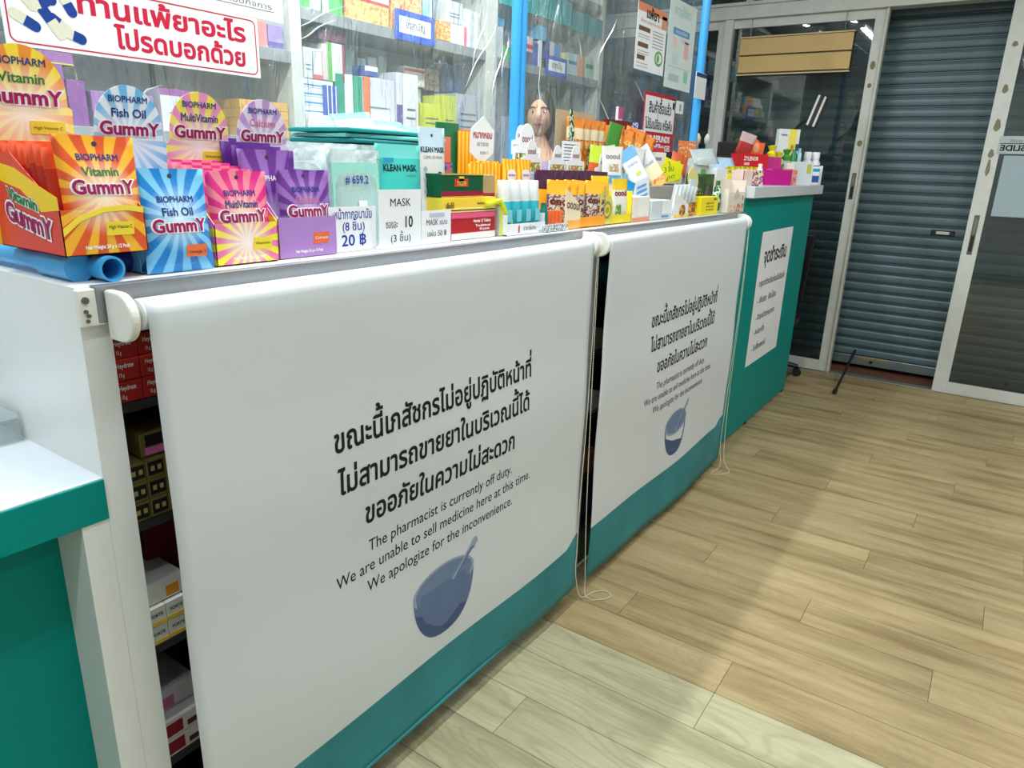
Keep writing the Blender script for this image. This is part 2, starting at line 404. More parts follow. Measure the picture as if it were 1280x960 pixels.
# recessed handles and grime
def inset(parent, y, z, h, w, x):
    bx('handle_plate', STEEL, x-.002, x, y-w/2, y+w/2, z-h/2, z+h/2, parent, .001)
    bx('handle_slot', BLACK, x-.0035, x-.002, y-w*.3, y+w*.3, z-h*.42, z-h*.02, parent)
    bx('handle_slot', pm('slot_grey', (120, 120, 112), .4), x-.0035, x-.002, y-w*.3, y+w*.3, z+h*.04, z+h*.42, parent)
inset(d2, .168, 1.02, .24, .028, -.012); inset(d1, .905, 1.28, .17, .026, .005)
for z, h, w in ((1.86, .05, .03), (1.66, .07, .035), (1.5, .05, .03), (1.42, .10, .022), (2.1, .03, .03)):
    rect(d2, 'grime_patch', (-.012, .168, z), w, h, ALUD, (0, -1, 0), (0, 0, 1), .0004, pts=[(a*(1+.2*math.sin(5*i)), c*(1+.15*math.cos(3*i))) for i, (a, c) in enumerate(circ(w/2, h/2, 14))])
for z, h, w in ((2.02, .05, .03), (1.55, .04, .03), (1.9, .03, .025)):
    rect(d1, 'grime_patch', (.005, .905, z), w, h, ALUD, (0, -1, 0), (0, 0, 1), .0004, pts=circ(w/2, h/2, 14))
# roller shutter: one part per slat
sh = T('roller_shutter', 'dark grey steel roller shutter of narrow slats, pulled down behind the glass doors', 'shutter', (5.60, 0, 0))
b = MB(); n = 7; H = .068
prof = [(0, .0), (-.007, .003), (-.010, .012), (-.011, .026), (-.010, .040), (-.007, .049), (0, .0515), (.006, .052), (.006, .0565), (-.001, .058), (-.002, .0605), (.006, .062), (.006, .068), (.014, .068), (.014, 0)]
b.prism([(x, -3.0, z) for x, z in prof], (0, 5.9, 0))
s0 = b.build('slat', SHUT, sh, (0, 0, .095), smooth=False)
for i in range(1, 41):
    o = bpy.data.objects.new('slat', s0.data); COL.objects.link(o); o.parent = sh; o.location = (0, 0, .095+i*H)
bx('bottom_bar', pm('bar_steel', (120, 134, 134), .35, .5, .5, var=.15, scale=9), -.014, .012, -3, 2.9, .028, .093, sh, .004)
for y in (.62, -.2): bx('lock_bolt', BLACK, -.02, -.012, y, y+.02, .05, .07, sh)
rect(sh, 'worn_sticker', (-.0145, .62, .078), .2, .022, pm('worn_yellow', (138, 126, 70), .6, var=.3, scale=60), (0, -1, 0), (0, 0, 1), .0005)
hb = MB(); hb.box(-.016, -.008, .28, .42, .985, 1.02); hb.build('handle', BLACK, sh, bevel=.003)
bx('handle_lip', pm('bright_steel', (215, 215, 205), .3, .5, .5), -.02, -.014, .31, .39, .992, 1.012, sh, .003)
thr = bx('threshold', pm('red_brown_threshold', (112, 70, 48), .6, var=.15), 5.34, 5.75, -3, 2.9, -.05, -.001); struct(thr); thr.name = 'trim_1'
rect(thr, 'metal_strip', (5.40, .66, -.001), .34, .05, pm('scuffed_metal', (120, 118, 112), .5, .5, .5, var=.3, scale=60), (0, 1, 0), (-1, 0, 0), .001, off=0)
struct(bx('wall_outer', pm('outside_dark', (60, 64, 66), .9), 5.95, 6.0, -3, 2.9, -.05, 2.9)); bpy.data.objects['wall_outer'].name = 'wall_far'

# signs on the glass
ws = T('hanging_board', 'yellow two-plank wooden board seen through the left glass pane', 'board', (5.30, 1.40, 2.0))
YW = pm('pale_yellow_ply', (206, 172, 106), .5, var=.08, scale=12)
for z in (0, .112): bx('plank', YW, 0, .02, -.36, .36, z+.004, z+.106, ws, .001)
for z in (-.012, .1, .212): bx('groove_strip', pm('dark_groove', (70, 56, 36), .6), .003, .018, -.355, .355, z+.004, z+.013, ws)
for z in (-.014, .222): bx('rim', pm('pale_rim', (214, 190, 140), .5), -.002, .02, -.365, .365, z, z+.008, ws)
for y in (-.3, .3):
    b = MB(); b.tube([(.01, y, .23), (.01, y, .36)], .002, 6); b.build('hanger', STEEL, ws)
st = bx('slide_sticker', pm('sticker_film', (176, 186, 184), .4), 0, .001, -.15, .0, 0, .1, None, 0, loc=(XW-.0 -.014, .142, 1.5)); st.data.transform(Matrix.Translation((0, 0, 0)))
tag(st, 'pale sticker reading slide in mirrored letters on right glass leaf', 'sticker')
txt(st, 'SLIDE', (-.0005, -.075, .018), (0, 1, 0), (0, 0, 1), .045, INK, bold=.03, width=.125, off=-.0008)
txt(st, 'push', (-.0005, -.085, .066), (0, 1, 0), (0, 0, 1), .028, GREYINK, width=.06, off=-.0008)
rect(st, 'rule', (-.0005, -.075, .058), .135, .004, INK, (0, -1, 0), (0, 0, 1), .0004)
np_ = bx('notice_paper', pm('bluish_paper', (158, 174, 180), .6), 0, .001, -.5, 0, 0, .35, None, 0, loc=(XW-.014, .10, 1.14))
tag(np_, 'blank bluish sheet taped to right glass leaf below the slide sticker', 'notice')

# ================================================================== FRONT COUNTER (two display cabinets)
ZT = 1.176
def cabinet(name, label, x0, x1, shelves):
    c = T(name, label, 'cabinet', (x0, 1.0, 0)); w = x1-x0
    bx('side_panel', WHITE, 0, .04, 0, .5, 0, ZT-.0008, c, .0004); bx('side_panel', WHITE, w-.03, w, 0, .5, 0, ZT-.0008, c, .0004)
    bx('top_panel', WHITE, 0.002, w-.002, .004, .499, ZT-.02, ZT, c); bx('top_trim', GREYTRIM, 0.02, w, -.012, .004, ZT-.05, ZT, c, .001)
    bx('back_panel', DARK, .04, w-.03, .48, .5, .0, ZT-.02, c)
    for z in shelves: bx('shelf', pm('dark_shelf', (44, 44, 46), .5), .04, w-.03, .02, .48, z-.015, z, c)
    bx('plinth', pm('dark_green_plinth', (8, 66, 56), .5), .04, w-.03, .015, .03, 0.02, .145, c)
    bx('base_panel', WHITE, 0, w, .02, .5, 0, .02, c)
    return c
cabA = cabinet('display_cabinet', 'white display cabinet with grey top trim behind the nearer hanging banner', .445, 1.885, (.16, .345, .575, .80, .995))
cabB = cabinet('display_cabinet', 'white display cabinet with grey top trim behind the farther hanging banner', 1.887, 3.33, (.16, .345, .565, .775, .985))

# ---- blinds with printed message
def banner_mat():
    m = bpy.data.materials.new('banner_fabric'); t, n, l = nt(m); p = n['Principled BSDF']; p.inputs['Roughness'].default_value = .5; p.inputs['Specular IOR Level'].default_value = .3
    tc = n.new('ShaderNodeTexCoord'); s = n.new('ShaderNodeSeparateXYZ'); l.new(tc.outputs['Object'], s.inputs[0])
    w = n.new('ShaderNodeMath'); w.operation = 'SUBTRACT'; l.new(s.outputs[0], w.inputs[0]); w.inputs[1].default_value = 1.19
    mr = n.new('ShaderNodeMapRange'); mr.interpolation_type = 'SMOOTHSTEP'; mr.inputs[2].default_value = .08; mr.inputs[4].default_value = .03; l.new(w.outputs[0], mr.inputs[0])
    a = n.new('ShaderNodeMath'); a.operation = 'SUBTRACT'; l.new(s.outputs[2], a.inputs[0]); l.new(mr.outputs[0], a.inputs[1])
    c = n.new('ShaderNodeMath'); c.operation = 'LESS_THAN'; c.inputs[1].default_value = .226; l.new(a.outputs[0], c.inputs[0])
    nz = n.new('ShaderNodeTexNoise'); nz.inputs['Scale'].default_value = 5; nz.inputs['Detail'].default_value = 5; l.new(tc.outputs['Object'], nz.inputs['Vector'])
    tr = n.new('ShaderNodeValToRGB'); e = tr.color_ramp.elements; e[0].position = .3; e[0].color = (*s2l((38, 122, 130)), 1); e[1].position = .7; e[1].color = (*s2l((48, 142, 150)), 1)
    l.new(nz.outputs['Fac'], tr.inputs[0])
    mx = n.new('ShaderNodeMix'); mx.data_type = 'RGBA'; mx.inputs[6].default_value = (*s2l((213, 218, 221)), 1); l.new(tr.outputs[0], mx.inputs[7]); l.new(c.outputs[0], mx.inputs[0]); l.new(mx.outputs[2], p.inputs['Base Color'])
    bp = n.new('ShaderNodeBump'); bp.inputs['Strength'].default_value = .25; bp.inputs['Distance'].default_value = .01; l.new(nz.outputs['Fac'], bp.inputs['Height']); l.new(bp.outputs[0], p.inputs['Normal'])
    return m
BAN = banner_mat()
MORT = pm('slate_blue_print', (98, 116, 152), .5, .2, var=.05); MORT2 = pm('pale_blue_print', (150, 166, 190), .5, .2); MORT3 = pm('deep_blue_print', (70, 88, 126), .5, .2); MORT4 = pm('mid_blue_print', (112, 130, 160), .5, .2)
BEAD = pm('ivory_plastic_bead', (222, 216, 196), .3, .5)
def bead_chain(parent, pts, name='bead_chain'):
    pts = [Vector(p) for p in pts]; sm = []
    for i in range(len(pts)-1):
        p0 = pts[max(i-1, 0)]; p1 = pts[i]; p2 = pts[i+1]; p3 = pts[min(i+2, len(pts)-1)]
        n = max(2, int((p2-p1).length/.02))
        for k in range(n):
            t = k/n; sm.append(.5*((2*p1)+(p2-p0)*t+(2*p0-5*p1+4*p2-p3)*t*t+(3*p1-p0-3*p2+p3)*t**3))
    sm.append(pts[-1]); b = MB(); b.tube(sm, .0009, 5)
    step = .0072; acc = 0; P = [(-1, -.5), (0, -1), (1, -.5), (1, .5), (0, 1), (-1, .5)]
    for a, c in zip(sm, sm[1:]):
        d = (c-a).length
        while acc < d:
            q = a.lerp(c, acc/d); r = .0023; i = len(b.v)
            b.v += [(q.x+r, q.y, q.z), (q.x-r, q.y, q.z), (q.x, q.y+r, q.z), (q.x, q.y-r, q.z), (q.x, q.y, q.z+r), (q.x, q.y, q.z-r)]
            for f in ((0, 2, 4), (2, 1, 4), (1, 3, 4), (3, 0, 4), (2, 0, 5), (1, 2, 5), (3, 1, 5), (0, 3, 5)): b.f.append(tuple(i+k for k in f)); b.m.append(0)
            acc += step
        acc -= d
    return b.build(name, BEAD, parent, smooth=True)
def blind(label, x0, x1, zb, dx, chain, seed):
    """origin: below the roller's left end, on the floor; local x along the roller"""
    r = T('roller_blind', label, 'blind', (x0, .955, 0)); w = x1-x0; zr = 1.137
    b = MB(); N = 60; M = 40
    def yo(x, z):
        s = (1.13-z); return .006*s*math.sin(x*4.1+seed)+.003*s*math.sin(x*9+z*5+seed*2)+.0022*math.sin(z*13+seed+x*1.5)*min(1, s*3)-.004*s
    G = [[(w*i/N, -.0222+yo(w*i/N, zr-(zr-zb)*j/M), zr-(zr-zb)*j/M) for i in range(N+1)] for j in range(M+1)]
    TOP = [[(w*i/N, -.0222*math.cos(R(a)), zr+.0222*math.sin(R(a))) for i in range(N+1)] for a in range(165, 0, -15)]
    G = TOP+[[(x, min(y, y), z) for x, y, z in g] for g in G]; M = len(G)-1
    for j in range(M):
        for i in range(N): b.quad(G[j][i], G[j+1][i], G[j+1][i+1], G[j][i+1])
    me = b.build('fabric_panel', BAN, r, smooth=True)
    bm = bmesh.new(); bm.from_mesh(me.data); bmesh.ops.remove_doubles(bm, verts=bm.verts, dist=1e-5); bm.to_mesh(me.data); bm.free()
    so = me.modifiers.new('solid', 'SOLIDIFY'); so.thickness = .0008; so.offset = -1
    b = MB(); b.tube([(-.003, 0, zr), (w+.003, 0, zr)], .0215, 24); b.build('fabric_roll', BAN, r, smooth=True)
    b = MB(); b.tube([(-.02, 0, zr), (w+.015, 0, zr)], .013, 16); b.build('roller_tube', pm('tube_grey', (190, 186, 170), .4), r, smooth=True)
    b = MB(); b.tube([(0, -.018+yo(0, zb), zb+.006), (w, -.018+yo(w, zb), zb+.006)], .0055, 10); b.build('bottom_bar', pm('teal_hem', (40, 118, 126), .6), r, smooth=True)
    # bracket, left: flat plate and rounded housing
    b = MB(); b.box(-.061, -.0285, .034, .045, zr-.014, zr+.036); b.box(-.03, -.002, .037, .045, zr+.004, zr+.036)
    br = b.build('bracket', WHITE2, r, bevel=.0015)
    b = MB(); pts = [(-.029, -.0, zr+.034)]+[(-.029, .0-.034*math.sin(R(a)), zr+.034*math.cos(R(a))*1.0) for a in range(10, 181, 12)]+[(-.029, .03, zr-.034), (-.029, .03, zr+.034)]
    b.prism(pts, (.013, 0, 0)); ho = b.build('roller_housing', WHITE2, r, bevel=.003)
    for (x, z, rr) in ((-.052, zr+.022, .0048), (-.053, zr+.007, .0028), (-.05, zr+.001, .0028), (-.052, zr-.006, .0025)):
        b = MB(); b.tube([(x, .035, z), (x, .0315, z)], rr, 10); b.build('screw', STEEL, br)
    # clutch, right
    b = MB(); b.tube([(w+.004, 0, zr), (w+.022, 0, zr)], .03, 24); b.build('chain_clutch', WHITE2, r, bevel=.002)
    b = MB(); b.tube([(w+.024, 0, zr), (w+.030, 0, zr)], .034, 24); b.box(w+.03, w+.045, .0, .044, zr-.05, zr+.036); b.build('bracket', WHITE2, r, bevel=.002)
    bead_chain(r, chain)
    # print
    y_of = lambda X: (lambda x, z: -.0222+yo(x, z+zr*0))
    lines = [('ขณะนี้เภสัชกรไม่อยู่ปฏิบัติหน้าที่', .834, .660, .064, .022), ('ไม่สามารถขายยาในบริเวณนี้ได้', .747, .645, .064, .022), ('ขออภัยในความไม่สะดวก', .660, .516, .064, .022),
             ('The pharmacist is currently off duty.', .594, .497, .038, .0), ('We are unable to sell medicine here at this time.', .549, .672, .038, .0), ('We apologize for the inconvenience.', .503, .510, .038, .0)]
    for s, z, wd, sz, bo in lines:
        txt(r, s, (dx, -.0225, z), size=sz, width=wd, bold=bo, mat=INK, surf=lambda x, z: -.0224+yo(x, z))
    def patch(nm, P, mat, o):
        bb = MB(); bb.poly([(dx+a, -.0225-o+yo(dx+a, c), c) for a, c in P]); return bb
    # mortar: outer bowl, inside of rim, rim line, pestle
    cx, rx, zrim = -.012, .108, .405
    def add(nm, P, mat, o, par):
        V = [Vector(p) for p in P]; vo, eo, fo, *_ = delaunay_2d_cdt(V, [], [list(range(len(P)))], 1, 1e-6)
        m = bpy.data.meshes.new(nm); m.from_pydata([(dx+v.x, -.0225-o+yo(dx+v.x, v.y), v.y) for v in vo], [], [tuple(f) for f in fo]); m.materials.append(mat)
        ob = bpy.data.objects.new(nm, m); COL.objects.link(ob); ob.parent = par; return ob
    bowl = [(cx-rx, zrim)]+[(cx-rx*math.cos(R(a))**.8*(1 if a < 90 else 1), zrim-.135*math.sin(R(a))) for a in range(6, 90, 7)]+[(cx+.02, zrim-.136)]+[(cx+rx*abs(math.cos(R(a)))**.8, zrim-.135*math.sin(R(a))) for a in range(92, 180, 8)]+[(cx+rx, zrim)]
    mo = add('mortar_print', bowl, MORT, 0, r)
    add('bowl_rim', circ(rx+.001, .05, 36, cx=cx, cz=zrim), MORT2, .0002, mo)
    add('bowl_inside', circ(rx-.008, .043, 36, cx=cx, cz=zrim+.002), MORT4, .0004, mo)
    add('bowl_shade', [(cx-rx+.004, zrim-.04)]+[(cx-rx*.97*math.cos(R(a)), zrim-.02-.115*math.sin(R(a))) for a in range(20, 150, 10)]+[(cx+.05, zrim-.085), (cx-.03, zrim-.07)], MORT3, .0003, mo)
    pe = add('pestle_print', [(-.022, .372), (-.008, .366), (.088, .446), (.098, .448), (.112, .462), (.108, .474), (.096, .476), (.084, .462), (.08, .456)], MORT2, .0006, r)
    add('pestle_shade', [(-.012, .368), (-.008, .366), (.088, .446), (.098, .448), (.094, .454), (.082, .452)], MORT, .0008, pe)
    return r
blind('white roller blind banner with Thai notice and mortar print, hanging nearest the left desk', .503, 1.772, .062, 1.144-.503,
      [(1.289, -.024, 1.11), (1.289, -.026, .9), (1.283, -.028, .6), (1.27, -.03, .35), (1.262, -.035, .2), (1.262, -.035, .12), (1.285, -.04, .03), (1.315, -.045, .004), (1.36, -.055, .004), (1.392, -.085, .004), (1.372, -.115, .004), (1.33, -.09, .004), (1.318, -.05, .006), (1.322, -.04, .08), (1.312, -.034, .3), (1.303, -.028, .7), (1.297, -.024, 1.11)], .3)
blind('white roller blind banner with Thai notice and mortar print, farther hanging beside teal counter', 1.872, 3.172, .035, 2.552-1.872,
      [(1.325, -.024, 1.11), (1.318, -.03, .8), (1.30, -.03, .4), (1.29, -.03, .12), (1.262, -.05, .02), (1.20, -.035, .004), (1.175, -.045, .004), (1.19, -.07, .004), (1.24, -.1, .004), (1.27, -.09, .004), (1.30, -.055, .03), (1.318, -.038, .15), (1.328, -.03, .4), (1.332, -.03, .8), (1.333, -.024, 1.11)], 1.7)

# ---- far teal counter with white slab
fc = T('service_counter', 'teal counter with thick white slab top at the far end by the shutter', 'counter', (3.335, 1.0, 0))
bx('front_panel', TEAL, 0, 1.335, 0, .02, .015, 1.236, fc); bx('side_panel', TEAL, 1.315, 1.335, .02, .5, .015, 1.236, fc); bx('side_panel', TEAL, 0, .02, .02, .5, 1.17, 1.236, fc)
bx('base', DARK, .03, 1.3, .03, .48, 0, .05, fc)
bx('counter_top', pm('white_slab', (206, 210, 214), .4, var=.02), -.0, 1.40, -.035, .53, 1.236, 1.287, fc, .002)
bx('back_panel', TEAL, 0, 1.315, .48, .5, .05, 1.236, fc)
for x in (1.27, .5): bx('foot', BLACK, x, x+.03, -.0, .03, 0, .015, fc)
po = bx('counter_poster', PAPER, 0, .6, -.0012, 0, 0, .70, loc=(3.675, .9985, .365)); tag(po, 'white A2 poster with black Thai lines on the teal counter front', 'poster')
for s, x, z, w, sz, bo in (('จุดชำระเงิน', .3, .54, .44, .10, .03), ('กรุณาชำระเงินก่อนรับสินค้า', .3, .42, .5, .045, .02), ('- เงินสด  เงินโอน', .24, .33, .36, .045, .02), ('- บัตรเครดิตทุกธนาคาร', .25, .24, .36, .042, .02), ('- คนละครึ่ง', .17, .16, .2, .042, .02), ('- ใบสั่งแพทย์', .2, .07, .26, .042, .02)):
    txt(po, s, (x, -.0012, z), size=sz, width=w, bold=bo, mat=INK)
# cable bundle beside the counter end
b = MB(); random.seed(3)
for k in range(9):
    x = 4.70+random.random()*.02; y = 1.09+random.random()*.05; b.tube([(x+random.uniform(-.012, .012), y+random.uniform(-.02, .02)+.02*math.sin(i*1.7+k), 1.2-i*.1) for i in range(8)], .006, 6)
tag(b.build('cable_bundle', BLACK, smooth=True), 'tangled black cables hanging down the end of the far teal counter', 'cables')
# office chair base peeking out behind
ch = T('office_chair', 'black five-star chair base on casters behind the far teal counter', 'chair', (5.0, 1.28, 0))
b = MB(); b.tube([(0, 0, .07), (0, 0, .36)], [.03, .025], 12); b.build('gas_column', BLACK, ch, smooth=True)
for k in range(5):
    a = R(288+72*k) if k else R(287); dx_, dy_ = math.cos(a), math.sin(a); rr = .27
    b = MB(); b.tube([(0, 0, .10), (dx_*rr*.6, dy_*rr*.6, .085), (dx_*rr, dy_*rr, .066)], [.026, .02, .015], 8); lg = b.build('leg', BLACK, ch, smooth=True)
    b = MB()
    for s in (-1, 1): b.tube([(dx_*rr+dy_*.012*s, dy_*rr-dx_*.012*s, .027), (dx_*rr+dy_*.026*s, dy_*rr-dx_*.026*s, .027)], .027, 14)
    b.tube([(dx_*rr, dy_*rr, .03), (dx_*rr, dy_*rr, .066)], .008, 8); b.build('caster', BLACK, ch)
b = MB(); b.lathe([(.20, .0), (.235, .02), (.235, .06), (.2, .08)], (0, 0, .36), 20); b.build('seat', BLACK, ch, smooth=True)
b = MB(); b.prism([(.2, -.19, .5), (.24, -.21, .95), (.24, .21, .95), (.2, .19, .5)], (.03, 0, 0)); b.tube([(.1, 0, .38), (.25, 0, .42), (.26, 0, .6)], .015, 8); b.build('backrest', BLACK, ch, bevel=.008)
# rod with rubber tip
rd = T('metal_rod', 'thin black rod with rubber tip lying from the floor against the shutter foot', 'rod', (4.785, .715, .012))
b = MB(); b.tube([(.02, .0005, .003), (.79, .03, .12)], .008, 10); b.build('shaft', BLACK, rd, smooth=True)
b = MB(); b.tube([(-.004, 0, 0.001), (.035, .001, .006), (.06, .002, .01)], [.0125, .014, .009], 12); b.build('rubber_tip', pm('brown_rubber', (40, 26, 20), .6), rd, smooth=True)

# ---- left desk
dk = T('side_desk', 'lower white-topped desk with teal front edge at the left of the counter', 'desk', (-1.3, 1.0, 0))
bx('desk_top', pm('white_desk_laminate', (222, 232, 240), .3, var=.01), 0, 1.745, 0, .62, .888, .902, dk); bx('front_edge', TEAL, 0, 1.745, -.003, .04, .838, .9, dk, .001)
bx('side_panel', WHITE, 1.707, 1.745, 0, .6, 0, .838, dk, .001); bx('front_panel', TEAL, 0.04, 1.707, .085, .105, 0, .838, dk); bx('side_panel', WHITE, 0, .04, 0, .6, 0, .838, dk)
ACR = clear_mat('clear_acrylic', (.93, .96, .96), .05, .03, .1)
ah = T('leaflet_holder', 'clear acrylic leaflet holder at back of the white desk top', 'holder', (.34, 1.27, .9025))
for a in ((-.12, .1, -.035, -.032, 0, .035), (-.12, -.117, -.035, .07, 0, .10), (.097, .1, -.035, .07, 0, .045), (-.12, .1, .067, .07, 0, .12), (-.12, .1, -.035, .07, 0, .003)): bx('acrylic_wall', ACR, *a, ah)
ps = T('leaflet_stack', 'white paper leaflets standing in the clear acrylic holder on the desk', 'leaflets', (.275, 1.275, .907))
for k in range(8): bx('leaflet', PAPER, -.05, .11, -.03+k*.004, -.027+k*.004, 0, .018+.002*k, ps)
# clear sheet behind the desk
# ================================================================== BLUE PIPE FRAMES AND PLASTIC SHEETS
YS = 1.40
def pipeframe(label, x0, x1, posts, base):
    f = T('pipe_frame', label, 'pipe frame', (x0, YS, ZT)); w = x1-x0
    for px, r in posts:
        b = MB(); b.tube([(px-x0, 0, .0 if px < 3.3 else .1115), (px-x0, 0, 1.25)], r, 18); b.build('post', PVC, f, smooth=True)
    b = MB(); b.tube([(0, 0, 1.25), (w, 0, 1.25)], .017, 14); b.build('top_rail', PVC, f, smooth=True)
    b = MB(); b.tube([(0.02, 0, .018), (min(w, 3.32-x0), 0, .018)], .017, 14); b.build('bottom_rail', PVC, f, smooth=True)
    if base:
        # foot lying along the left end of the counter, open tee socket at the front
        b = MB(); b.tube([(.018, -.02, .018), (.018, -.29, .018)], .0155, 18); b.build('foot', PVC, f, smooth=True)
        b = MB(); b.tube([(.018, -.27, .018), (.018, -.36, .018)], .0195, 20); b.tube([(.018, -.34, .018), (.040, -.34, .018)], .0185, 16)
        t = b.build('tee_socket', PVC, f, smooth=True)
        b = MB(); b.tube([(.046, -.33, .018), (.046, -.394, .018)], .0175, 24, cap=False); b.tube([(.046, -.394, .018), (.046, -.33, .018)], .0142, 24, cap=False)
        # ring face joining both radii
        n = 24; i = len(b.v)
        for rr in (.0175, .0142): b.v += [(.046+rr*math.cos(k*2*math.pi/n), -.394, .018+rr*math.sin(k*2*math.pi/n)) for k in range(n)]
        for k in range(n): b.f.append((i+k, i+(k+1) % n, i+n+(k+1) % n, i+n+k)); b.m.append(0)
        b.build('open_end', PVC, f, smooth=True)
        b = MB(); b.tube([(.05, -.32, .018), (.12, -.32, .018)], .017, 14); b.build('elbow', pm('deep_blue_pvc', (14, 50, 120), .3), f, smooth=True)
    return f
pipeframe('blue PVC pipe frame carrying the nearer clear plastic sheet on the counter', .455, 2.043, [(.47, .016), (2.043, .0165)], True)
pipeframe('blue PVC pipe frame carrying the farther clear plastic sheet, post beside blank tag', 2.06, 3.66, [(2.0765, .015), (3.655, .021)], False)
PLA = clear_mat('crinkled_plastic', (.93, .955, .955), .15, .14, .06, 1.0, (12, 12, 3.0), .10, (.76, .88, .86))
def sheet(label, x0, x1, seed, y):
    b = MB(); N = 70; M = 50; z0 = ZT+.01 if x0 < 1 else 1.293; z1 = ZT+1.24; G = []
    for j in range(M+1):
        row = []
        for i in range(N+1):
            x = x0+(x1-x0)*i/N; z = z0+(z1-z0)*j/M
            yy = .006*noise.noise(Vector((x*5+z*2.2, z*1.8, seed)))+.0028*noise.noise(Vector((x*17+z*6, z*6, seed+5)))
            row.append((x, yy, z))
        G.append(row)
    i0 = 0
    for row in G: b.v += row
    for j in range(M):
        for i in range(N): a = j*(N+1)+i; b.f.append((a, a+1, a+N+2, a+N+1)); b.m.append(0)
    o = b.build('plastic_sheet', PLA, smooth=True, loc=(0, y, 0)); return tag(o, label, 'sheet')
sh1 = sheet('clear crinkled plastic sheet stretched behind the gummy packs, nearer of two', .47, 2.045, 1.3, YS+.02)
sh2 = sheet('clear crinkled plastic sheet with posters, stretched between the two far blue posts', 2.10, 3.655, 8.1, YS+.02)
FOLD_GLINT = clear_mat('plastic_fold_glint', (.95, .97, .97), .55, .08, .25, hazecol=(.92, .96, .97))  # near-white strips along folds, standing in for light glinting on the film
def fold_glint(parent, a, c, r=.0022):
    b = MB(); n = 8; b.tube([(a[0]+(c[0]-a[0])*k/n+.006*math.sin(k*.9), -.006, a[1]+(c[1]-a[1])*k/n) for k in range(n+1)], [r*max(.15, math.sin(math.pi*k/n)) for k in range(n+1)], 6); b.build('crease_glint', FOLD_GLINT, parent, smooth=True)
for a, c in (((1.955, 1.76), (1.80, 1.565)), ((1.90, 1.78), (1.83, 1.62)), ((1.99, 1.70), (1.93, 1.53)), ((2.02, 1.74), (1.985, 1.60)), ((1.17, 1.625), (1.33, 1.70)), ((1.175, 1.60), (1.30, 1.665)), ((1.20, 1.585), (1.27, 1.59)), ((.78, 1.44), (.84, 1.475)), ((1.52, 1.46), (1.60, 1.56))): fold_glint(sh1, a, c)
for a, c in (((2.62, 1.62), (2.80, 1.50)), ((2.75, 1.90), (2.60, 1.72)), ((2.45, 1.80), (2.52, 1.70)), ((2.95, 1.70), (3.12, 1.60)), ((2.2, 1.7), (2.22, 1.55))): fold_glint(sh2, a, c, .0018)
# ================================================================== SIGNS ON THE SHEETS
YP = YS-.022
def card(name, label, cat, x0, x1, y, z0, z1, mat=PAPER, rot=(0, 0, 0), th=.001, bevel=0):
    o = bx(name, mat, 0, x1-x0, 0, th, 0, z1-z0, None, bevel, loc=(x0, y, z0), rot=rot); return tag(o, label, cat)
s1 = card('allergy_sign', 'white rounded sign with crimson Thai words and blue capsules on the plastic sheet', 'sign', .566, 1.046, YP-.004, 1.507, 1.622, WHITE, th=.002)
def frame_line(parent, x0, x1, z0, z1, r, t, mat, y):
    o = []; i = []
    for (cx, cz, a) in ((x1-r, z1-r, 0), (x0+r, z1-r, 90), (x0+r, z0+r, 180), (x1-r, z0+r, 270)):
        for k in range(7):
            aa = R(a+15*k); o.append((cx+r*math.cos(aa), y, cz+r*math.sin(aa))); i.append((cx+(r-t)*math.cos(aa), y, cz+(r-t)*math.sin(aa)))
    b = MB(); n = len(o); b.v = o+i
    for k in range(n): j = (k+1) % n; b.f.append((k, j, n+j, n+k)); b.m.append(0)
    return b.build('border_line', mat, parent)
frame_line(s1, .006, .474, .005, .110, .012, .0022, REDINK, -.0004)
txt(s1, 'ท่านแพ้ยาอะไร', (.282, 0, .0655), size=.046, width=.335, bold=.03, mat=REDINK)
txt(s1, 'โปรดบอกด้วย', (.312, 0, .019), size=.046, width=.27, bold=.03, mat=REDINK)
CB = C((24, 62, 140), .3); CW = C((214, 214, 190), .3)
def capsule(x, z, ang, L=.036, r=.0085, flip=False):
    ca, sa = math.cos(R(ang)), math.sin(R(ang))
    h1 = circ(r, r, 10, 90, 270)+[(L*.45, -r), (L*.45, r)]; h2 = [(0, -r), (L*.5, -r)]+circ(r, r, 10, -90, 90, L*.5, 0)+[(0, r)]
    for P, m, ox in ((h1, CW if not flip else CB, 0), (h2, CB if not flip else CW, L*.4)):
        rect(s1, 'capsule_print', (x, -.0003, z), 0, 0, m, pts=[((a+ox)*ca-c*sa, (a+ox)*sa+c*ca) for a, c in P], th=.0003+.0002*random.random())
for a in ((.018, .048, -28), (.03, .085, -50, .03, .009, True), (.05, .067, 20, .02), (.062, .06, -55, .045, .009, True), (.092, .032, -18, .03), (.052, .098, -40), (.075, .05, -35, .03, .008, True), (.095, .088, -62, .03)): capsule(*a)
s2 = card('document_paper', 'white printed document partly behind the top of the allergy sign', 'paper', .80, 1.118, YP+.001, 1.624, 1.92)
for k in range(9):
    txt(s2, ['ใบอนุญาต ประกอบกิจการ', 'กรุณาแจ้งชื่อยา ทุกครั้ง', 'ให้ไว้ ณ วันที่ และลงนาม'][k % 3], (.16+.01*(k % 2), 0, .022+.03*k), size=.014, width=.26-.05*(k % 3), mat=GREYINK)
    rect(s2, 'ruled_line', (.16, 0, .018+.03*k), .27, .0008, GREYINK)
p1 = card('wall_poster', 'white poster with orange top band and brown boxes on the far plastic sheet', 'poster', 2.86, 3.155, YP, 1.738, 1.985, PAPER)
rect(p1, 'header_band', (.148, 0, .232), .29, .03, C((224, 140, 100))); rect(p1, 'header_corner', (.268, 0, .205), .055, .05, C((214, 150, 110)))
